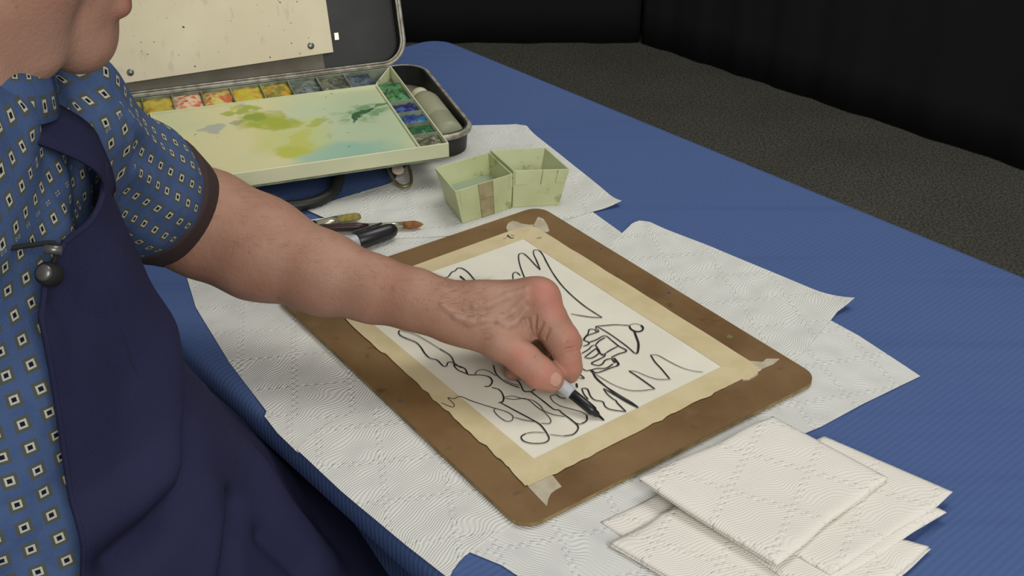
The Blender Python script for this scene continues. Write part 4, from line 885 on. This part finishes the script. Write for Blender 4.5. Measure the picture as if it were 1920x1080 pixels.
# short grey hair
hf = Field(); hf.ball(HP(-0.096, 0, 0.157), 0.092, 0.02); hf.cone(HP(-0.13, 0, 0.13), HP(-0.145, 0, 0.09), 0.072, 0.055, 0.03)
gh, lh = hf.grid(HP(-0.09, 0, 0.12)-0.2, HP(-0.09, 0, 0.12)+0.2, 0.004); hv, hq = surface_nets(gh, lh, 0.004)
rel = hv-CHIN; keep = ((rel@HF) < -0.052+0.0*(rel@HU)) & ~(((np.abs(rel@HR) > 0.05) & ((rel@HU) < 0.135) & ((rel@HF) > -0.105))) & ((rel@HU) > 0.06)
hv = hv+0.002*(vnoise(hv*160, 3)-0.5)[:, None]*2
hq = hq[keep[hq].all(1)]; me = mesh_py(hv, hq); bm = bmesh.new(); bm.from_mesh(me); bmesh.ops.delete(bm, geom=[v for v in bm.verts if not v.link_faces], context='VERTS'); o = link('hair', from_bm(bm), 'hair', pe)
# fine hairs on the forearm
cand = np.where((co[:, 0] > -0.30) & (co[:, 0] < -0.02) & (co[:, 2] < 0.99) & (co[:, 1] > 0.84))[0]; pick = RNG.choice(cand, min(2600, len(cand)), replace=False); p = co[pick]; e = 0.0005
d = body.at(p); gr = np.stack([body.at(p+e*np.eye(3)[i])-d for i in range(3)], -1)/e; gr /= np.maximum(np.linalg.norm(gr, axis=1, keepdims=True), 1e-6)
dirn = (WRI-E_L)/np.linalg.norm(WRI-E_L); HVv = []; HFf = []
up_ok = gr@np.array([0, 0.45, 0.9]) > 0.05
for q, n_ in zip(p[up_ok], gr[up_ok]):
    t = dirn+0.9*np.array([0, 0.5, 0.3])*RNG.normal(0.5, 0.5)+RNG.normal(0, 0.25, 3); t -= n_*(t@n_); t /= np.linalg.norm(t); L = RNG.uniform(0.006, 0.014); s_ = np.cross(n_, t); w_ = 0.000075; k = len(HVv)
    HVv += [q-s_*w_, q+s_*w_, q+t*L*0.5+n_*L*0.22+s_*w_*0.8, q+t*L*0.5+n_*L*0.22-s_*w_*0.8, q+t*L+n_*L*0.30]; HFf += [(k, k+1, k+2, k+3), (k+3, k+2, k+4)]
tag(link('arm_hair', mesh_py(HVv, HFf), 'arm_hair', pe), kind='stuff')

# ---- clothing
ZS = np.array([0.40, 0.60, 0.64, 0.68, 0.783, 0.892, 0.995, 1.06, 1.10, 1.14]); AS = np.array([0.312, 0.312, 0.285, 0.248, 0.190, 0.152, 0.134, 0.118, 0.098, 0.07]); BS = np.array([0.25, 0.25, 0.245, 0.235, 0.195, 0.172, 0.165, 0.165, 0.15, 0.10]); ES = np.array([2.8, 2.8, 2.7, 2.6, 2.3, 2.1, 2.05, 2.05, 2.0, 2.0])
def slice_pt(phi, z, off=0.0):     # phi: from straight ahead towards his right
    a = np.interp(z, ZS, AS)+off; b_ = np.interp(z, ZS, BS)+off; e = np.interp(z, ZS, ES); c, s_ = math.cos(phi), math.sin(phi)
    r = (abs(c/a)**e+abs(s_/b_)**e)**(-1/e); return T3(r*c, -r*s_, z)
class Shirt(Field):
    def at(s, p):
        z = p[..., 2]; q = p[..., :2]-TCN; f = np.abs(q@FD[:2]); l = np.abs(q@LD[:2]); a = np.interp(z, ZS, AS)-0.014; b_ = np.interp(z, ZS, BS)-0.014; lowcut = np.minimum(a, 0.16); a = np.minimum(a, 0.165)
        d = ((f/a)**2.2+(l/b_)**2.2)**(1/2.2); d = (d-1)*np.minimum(a, b_); d = np.maximum(d, np.maximum(0.60-z, z-1.11))
        for op in s.ops: d = s.mix(d, s.prim(op, p), op[4], op[5])
        return d
ADI = (E_L-S_L)/np.linalg.norm(E_L-S_L); AL = np.linalg.norm(E_L-S_L)
sh = Shirt(); sh.cone(S_L, S_L+ADI*AL*0.62, 0.066, 0.0585, 0.03).cone(S_L+ADI*AL*0.62, S_L+ADI*AL*0.95, 0.0585, 0.0500, 0.02); sh.cone(NB-np.array([0, 0, 0.01]), S_L, 0.064, 0.064, 0.04).cone(NB-np.array([0, 0, 0.01]), S_R, 0.064, 0.064, 0.04)
sh.cone(S_R, S_R+(ER-S_R)*0.85, 0.066, 0.062, 0.03)
SL_LO = np.minimum.reduce([S_L, S_R, ER, E_L, T3(0, 0, 0.6)-0.2])-0.12; SL_HI = np.maximum.reduce([S_L, S_R, ER, E_L, T3(0, 0, 1.1)+0.2])+0.10; HS = 0.0035
n = np.ceil((SL_HI-SL_LO)/HS).astype(int)+1; ax = [SL_LO[i]+HS*np.arange(n[i]) for i in range(3)]; gs = np.empty(n, np.float32)
for i in range(n[0]):
    Y_, Z_ = np.meshgrid(ax[1], ax[2], indexing='ij'); p = np.stack([np.full(Y_.shape, ax[0][i]), Y_, Z_], -1); dd = sh.at(p)
    cut = (p-(S_L+ADI*AL*0.84))@ADI; nearA = np.linalg.norm(p-(S_L+ADI*AL*0.9), axis=-1) < 0.12; dd = np.where(nearA, np.maximum(dd, cut), dd)
    rad = np.linalg.norm(p-(NB+(HP(-0.09, 0, 0.045)-NB)*0.45), axis=-1)-0.062; dd = np.maximum(dd, -rad); gs[i] = dd
sv, sf = surface_nets(gs, SL_LO, HS)
# which faces belong to a sleeve, and where they lie on the cloth
def tube_uv(p, a, d):
    r = p-a; t = r@d; q = r-t[:, None]*d; e1 = np.cross(d, [0.3, 0.2, 0.9]); e1 /= np.linalg.norm(e1); e2 = np.cross(d, e1); return np.stack([np.arctan2(q@e2, q@e1)*0.061, t], 1), t, np.linalg.norm(q, axis=1)
uvL, tL, rL = tube_uv(sv, S_L, ADI); dR_ = (ER-S_R)/np.linalg.norm(ER-S_R); uvR, tR, rR = tube_uv(sv, S_R, dR_)
inL = (tL > -0.035) & (rL < 0.085) & (((sv-np.array([TCN[0], TCN[1], 0]))@LD) > 0.075); inR = (tR > 0.02) & (rR < 0.085) & (((sv-np.array([TCN[0], TCN[1], 0]))@LD) < -0.155)
rel = sv-np.array([TCN[0], TCN[1], 0]); ph = np.arctan2(-(rel@LD), rel@FD); uvT = 0.98*np.stack([ph*0.15, sv[:, 2]+0.25*np.hypot(rel@FD, rel@LD)*(sv[:, 2] > 1.06)], 1)
# creases: gathers running down the sleeve from the shoulder seam, slack folds at the flank
nv = np.zeros_like(sv); e = 0.001; d = sh.at(sv); nv = np.stack([sh.at(sv+e*np.eye(3)[i])-d for i in range(3)], -1); nv /= np.maximum(np.linalg.norm(nv, axis=1, keepdims=True), 1e-9)
dis = np.zeros(len(sv))
gath = 0.0035*np.sin(uvL[:, 0]*2*math.pi/0.036+3*vnoise(np.stack([uvL[:, 0]*20, tL*14], -1), 5))*np.clip(1-tL/(AL*0.8), 0.15, 1)
dis = np.where(inL, gath+0.003*(vnoise(np.stack([uvL[:, 0]*40, tL*22], -1), 8)-0.5), dis)
dis = np.where(~inL, 0.010*(vnoise(np.stack([ph*2.2, sv[:, 2]*24+ph*2], -1), 6)-0.5)+0.004*(vnoise(np.stack([ph*5, sv[:, 2]*50-ph*5], -1), 9)-0.5), dis)
sv = sv+nv*dis[:, None]
me = bpy.data.meshes.new('shirt'); me.from_pydata(sv.tolist(), [], sf.tolist()); me.update()
fl_ = inL[sf].sum(1) >= 3; fr_ = inR[sf].sum(1) >= 3; top_ = nv[sf].mean(1)[:, 2] > 0.6; uvP = np.stack([rel@LD, rel@FD], 1); uvF = np.where(top_[:, None, None], uvP[sf], uvT[sf]); uv = np.where(fl_[:, None, None], uvL[sf], np.where(fr_[:, None, None], uvR[sf], uvF))
sp = (uv[:, :, 0].max(1)-uv[:, :, 0].min(1)) > 0.15; uv[sp, :, 0] = np.where(uv[sp, :, 0] < 0, uv[sp, :, 0]+np.where(fl_[sp, None] | fr_[sp, None], 2*math.pi*0.061, 0.98*2*math.pi*0.15), uv[sp, :, 0])
lay = me.uv_layers.new(name='UVMap'); li_ = np.empty(len(me.loops), np.int32); me.loops.foreach_get('vertex_index', li_); lay.data.foreach_set('uv', uv.reshape(-1, 2).astype(np.float32).ravel())
shirt = link('shirt', me, 'shirt_print', pe)
# brown cuff band
e1 = np.cross(ADI, [0, 0, 1.0]); e1 /= np.linalg.norm(e1); e2 = np.cross(e1, ADI); pts = []
prof = [(0.715, 0.0560), (0.72, 0.0622), (0.73, 0.0626), (0.86, 0.0588), (0.92, 0.0560), (0.926, 0.0548), (0.932, 0.0556), (0.995, 0.0535), (1.005, 0.0520), (1.001, 0.0500), (0.95, 0.0480)]
G = np.array([[S_L+ADI*AL*t+(e1*math.cos(k*2*math.pi/48)+e2*math.sin(k*2*math.pi/48))*r*(1+0.03*math.sin(2*k*2*math.pi/48+1)) for k in range(49)] for t, r in prof])
link('cuff', grid_mesh(G), 'cuff_brown', shirt)
# shirt collar
cn = NB+(HP(-0.09, 0, 0.045)-NB)*0.52; cax = HP(-0.09, 0, 0.045)-NB; cax /= np.linalg.norm(cax); c1 = np.cross(LD, cax); c1 /= np.linalg.norm(c1)
G = np.array([[cn+cax*h_+(c1*math.cos(t)+LD*math.sin(t))*r_ for t in np.linspace(0.25, 2*math.pi-0.25, 50)] for h_, r_ in ((-0.03, 0.066), (-0.010, 0.062), (0.006, 0.059), (0.011, 0.062), (0.002, 0.068), (-0.020, 0.080))])
me = grid_mesh(G); l_ = me.uv_layers.new(name='UVMap')
for lp_ in me.loops: i = lp_.vertex_index; l_.data[lp_.index].uv = ((i % 50)*0.0112, (i//50)*0.0190+0.006)
o = link('collar', me, 'shirt_print', shirt); m_ = o.modifiers.new('thick', 'SOLIDIFY'); m_.thickness = 0.0015
# apron: bib and skirt wrapped round the front
class Wrap(Field):
    def at(s, p):
        z = p[..., 2]; q = p[..., :2]-TCN; f = np.abs(q@FD[:2]); l = np.abs(q@LD[:2]); a = np.interp(z, ZS, AS)+0.004; b_ = np.interp(z, ZS, BS)+0.004; e = np.interp(z, ZS, ES)
        return (((f/a)**e+(l/b_)**e)**(1/e)-1)*np.minimum(a, b_)*0.6
wrap = Wrap()
def on_wrap(x_, y_): return trace(wrap, x_, y_, 0.5, 1.4)
def lines3(pts):
    q = [on_wrap(*p) for p in pts]; q = [p for p in q if p is not None]; return [(a, c) for a, c in zip(q, q[1:])]
CREASE = []                        # (line on the cloth, depth, width): folds of the apron
for pts, dp, wd in (([(352, 668), (352, 760), (345, 860), (335, 930), (290, 990), (215, 1060)], -0.016, 0.016), ([(385, 930), (400, 990), (405, 1070)], 0.010, 0.022), ([(440, 945), (424, 1000), (418, 1080)], -0.022, 0.010),
                    ([(300, 620), (315, 760), (300, 880)], 0.010, 0.028), ([(470, 880), (520, 960), (600, 1050)], 0.012, 0.030), ([(150, 1000), (260, 930), (300, 860)], 0.006, 0.02), ([(500, 1010), (560, 1070)], -0.010, 0.014), ([(215, 500), (250, 560), (285, 640)], 0.004, 0.02), ([(120, 560), (190, 620), (240, 700)], -0.005, 0.02)):
    for a, c in lines3(pts): CREASE.append((a, c, dp, wd))
ZA = np.concatenate([np.linspace(1.062, 0.62, 150), np.linspace(0.616, 0.36, 40)])
def phi_edge(z): return math.radians(np.interp(z, [0.36, 0.60, 0.75, 0.85, 0.95, 1.02, 1.045, 1.062], [80, 80, 72, 66, 61, 58, 52, 44]))
NC = 190; G = np.zeros((len(ZA), NC, 3))
for i, z in enumerate(ZA):
    pr = phi_edge(z); pl = -math.radians(95) if z < 1.0 else -math.radians(np.interp(z, [1.0, 1.062], [95, 50])); k12 = max(0.0, 1-(1.062-z)/0.07)
    for j in range(NC):
        t = j/(NC-1); phi = pr+(pl-pr)*t; dg = math.degrees(phi)
        zz = z-0.014*math.sin(math.pi*min(1, max(0, (dg-4)/50)))*k12-0.010*k12*max(0, dg-5)/50
        lift = 0.012*math.exp(-(1.062-z)/0.035)*max(0, 1-abs(dg-8)/30)
        G[i, j] = slice_pt(phi, zz, 0.004+lift)
nG = G-np.array([TCN[0], TCN[1], 0]); nG[..., 2] = 0.35*np.hypot(nG[..., 0], nG[..., 1])*np.clip((0.9-G[..., 2])/0.2, 0, 1.2); nG /= np.linalg.norm(nG, axis=-1, keepdims=True)
dG = np.zeros(G.shape[:2]); seen = {}
for a, c, dp, wd in CREASE:
    ab = c-a; t = np.clip(((G-a)@ab)/max(ab@ab, 1e-9), 0, 1); dist = np.linalg.norm(G-a-t[..., None]*ab, axis=-1); k = dp*np.exp(-(dist/wd)**2)
    key = (dp, wd); seen[key] = k if key not in seen else np.where(np.abs(k) > np.abs(seen[key]), k, seen[key])
for k in seen.values(): dG += k
low = np.clip((0.95-G[..., 2])/0.25, 0, 1)
dG += 0.007*low*(vnoise(np.stack([nG[..., 0]*7, G[..., 2]*9+nG[..., 1]*4], -1), 11)-0.5)+0.002*(vnoise(np.stack([nG[..., 0]*20, G[..., 2]*26], -1), 12)-0.5)
G = G+nG*dG[..., None]
ap = link('apron', grid_mesh(G), 'apron_cloth', pe); m_ = ap.modifiers.new('thick', 'SOLIDIFY'); m_.thickness = 0.0018; m_.offset = 1
def apron_near(p): i = np.argmin(((G-p)**2).sum(-1)); return G.reshape(-1, 3)[i], nG.reshape(-1, 3)[i]
# hems, seam, straps, tie cord with its toggle
hem = [G[i, 0]+0*G[i, 0] for i in range(len(ZA))]; link('hem', MB().tube(hem, 0.0022, 8).mesh(), 'apron_cloth', ap)
link('hem', MB().tube([G[0, j] for j in range(NC)], 0.0024, 8).mesh(), 'apron_cloth', ap)
def strap(pts, w_, nm='neck_strap'):
    s_ = spline(pts, 40); t = np.gradient(s_, axis=0); t /= np.linalg.norm(t, axis=1, keepdims=True); G2 = []
    for q, tt in zip(s_, t):
        out = q-np.array([TCN[0], TCN[1], q[2]-0.05]); out = out-tt*(out@tt); out /= np.linalg.norm(out); sd = np.cross(tt, out); G2.append([q+sd*w_*k for k in (-1, -0.5, 0, 0.5, 1)])
    o = link(nm, grid_mesh(np.array(G2)), 'apron_cloth', ap); m_ = o.modifiers.new('thick', 'SOLIDIFY'); m_.thickness = 0.002
k0 = slice_pt(math.radians(10), 1.045, 0.012); k1 = slice_pt(math.radians(16), 1.085, 0.020)
strap([k0-np.array([0, 0, 0.01]), k0+ZD*0.012, k1, T3(0.075, -0.055, 1.125), T3(0.02, -0.075, 1.140), T3(-0.025, -0.055, 1.150), T3(-0.050, -0.025, 1.148), T3(-0.056, 0.005, 1.146)], 0.019)
q0 = slice_pt(math.radians(-28), 1.04, 0.008); strap([q0-ZD*0.01, q0+ZD*0.02, T3(0.07, 0.075, 1.115), T3(0.02, 0.085, 1.13), T3(-0.025, 0.055, 1.15), T3(-0.050, 0.025, 1.148), T3(-0.056, -0.005, 1.146)], 0.017)

for ln in ([(183, 470), (186, 505), (205, 545), (228, 610), (255, 690), (280, 755), (303, 812)], [(188, 445), (210, 465), (198, 490)]):
    q = []
    for p_ in spline(ln, 24):
        h_ = on_wrap(*p_)
        if h_ is not None: c_, n_ = apron_near(h_); h_ = h_+n_*((c_-h_)@n_); q.append(h_+n_*0.0016)
    if len(q) > 3: link('seam', MB().tube(q, 0.0008, 6).mesh(), 'apron_seam', ap)
k_ = on_wrap(75, 503); c_, n_ = apron_near(k_); k_ = c_+n_*0.004
ax_ = np.array([-0.15, -0.75, 0.62]); ax_ /= np.linalg.norm(ax_)
tg = link('toggle', MB().lathe(k_-ax_*0.002, k_+ax_, [(0, 0.0070), (0.006, 0.0078), (0.009, 0.0072), (0.010, 0.0060)], 24).mesh(), 'cord_black', ap)
link('toggle_button', MB().lathe(k_+ax_*0.0065, k_+ax_, [(0, 0.0052), (0.003, 0.0052), (0.0042, 0.0040), (0.0044, 0.0003)], 20).mesh(), 'toggle_metal', tg)
c1_ = k_+np.array([0.004, 0.008, 0.016]); cord = [c1_+np.array([-0.09, -0.06, 0.012]), c1_+np.array([-0.05, -0.035, 0.010]), c1_+np.array([-0.012, -0.006, 0.004]), c1_, k_+ax_*0.003]
link('tie_cord', MB().tube(spline(cord, 30), 0.0017, 8).mesh(), 'cord_black', ap)
link('cord_end', MB().tube([c1_+np.array([-0.006, -0.006, 0.001]), c1_+np.array([0.004, -0.004, -0.001])], 0.0030, 10).mesh(), 'toggle_metal', ap)
# trousers and shoes under the apron
tf = Field()
for sd, kn_ in ((-1, T3(0.12, -0.12, 0.575)), (1, T3(0.08, 0.13, 0.575))):
    hip = T3(-0.05, 0.085*sd, 0.60); an = kn_-FD*0.03+np.array([0, 0, -0.50]); tf.cone(hip, kn_, 0.100, 0.080, 0.03).cone(kn_, an, 0.078, 0.062, 0.02)
    ft = np.array([an[0], an[1], 0.0]); so = Field(); so.cone(ft+ZD*0.050-FD*0.04, ft+ZD*0.034+FD*0.13, 0.044, 0.032, 0.02).cone(ft+ZD*0.05-FD*0.02, ft+ZD*0.10-FD*0.01, 0.044, 0.046, 0.02)
    g_, l_ = so.grid(ft-0.2, ft+0.25, 0.005); v_, f_ = surface_nets(g_, l_, 0.005); v_[:, 2] = np.maximum(v_[:, 2], 0.001); link('shoe', mesh_py(v_, f_), 'shoe_leather', pe)
tf.cone(T3(-0.05, -0.05, 0.66), T3(-0.05, 0.05, 0.66), 0.12, 0.12, 0.03)
g_, l_ = tf.grid(T3(-0.05, 0, 0.4)-np.array([0.35, 0.38, 0.36]), T3(0.05, 0, 0.4)+np.array([0.35, 0.38, 0.42]), 0.007); v_, f_ = surface_nets(g_, l_, 0.007); link('trousers', mesh_py(v_, f_), 'trouser_cloth', pe)
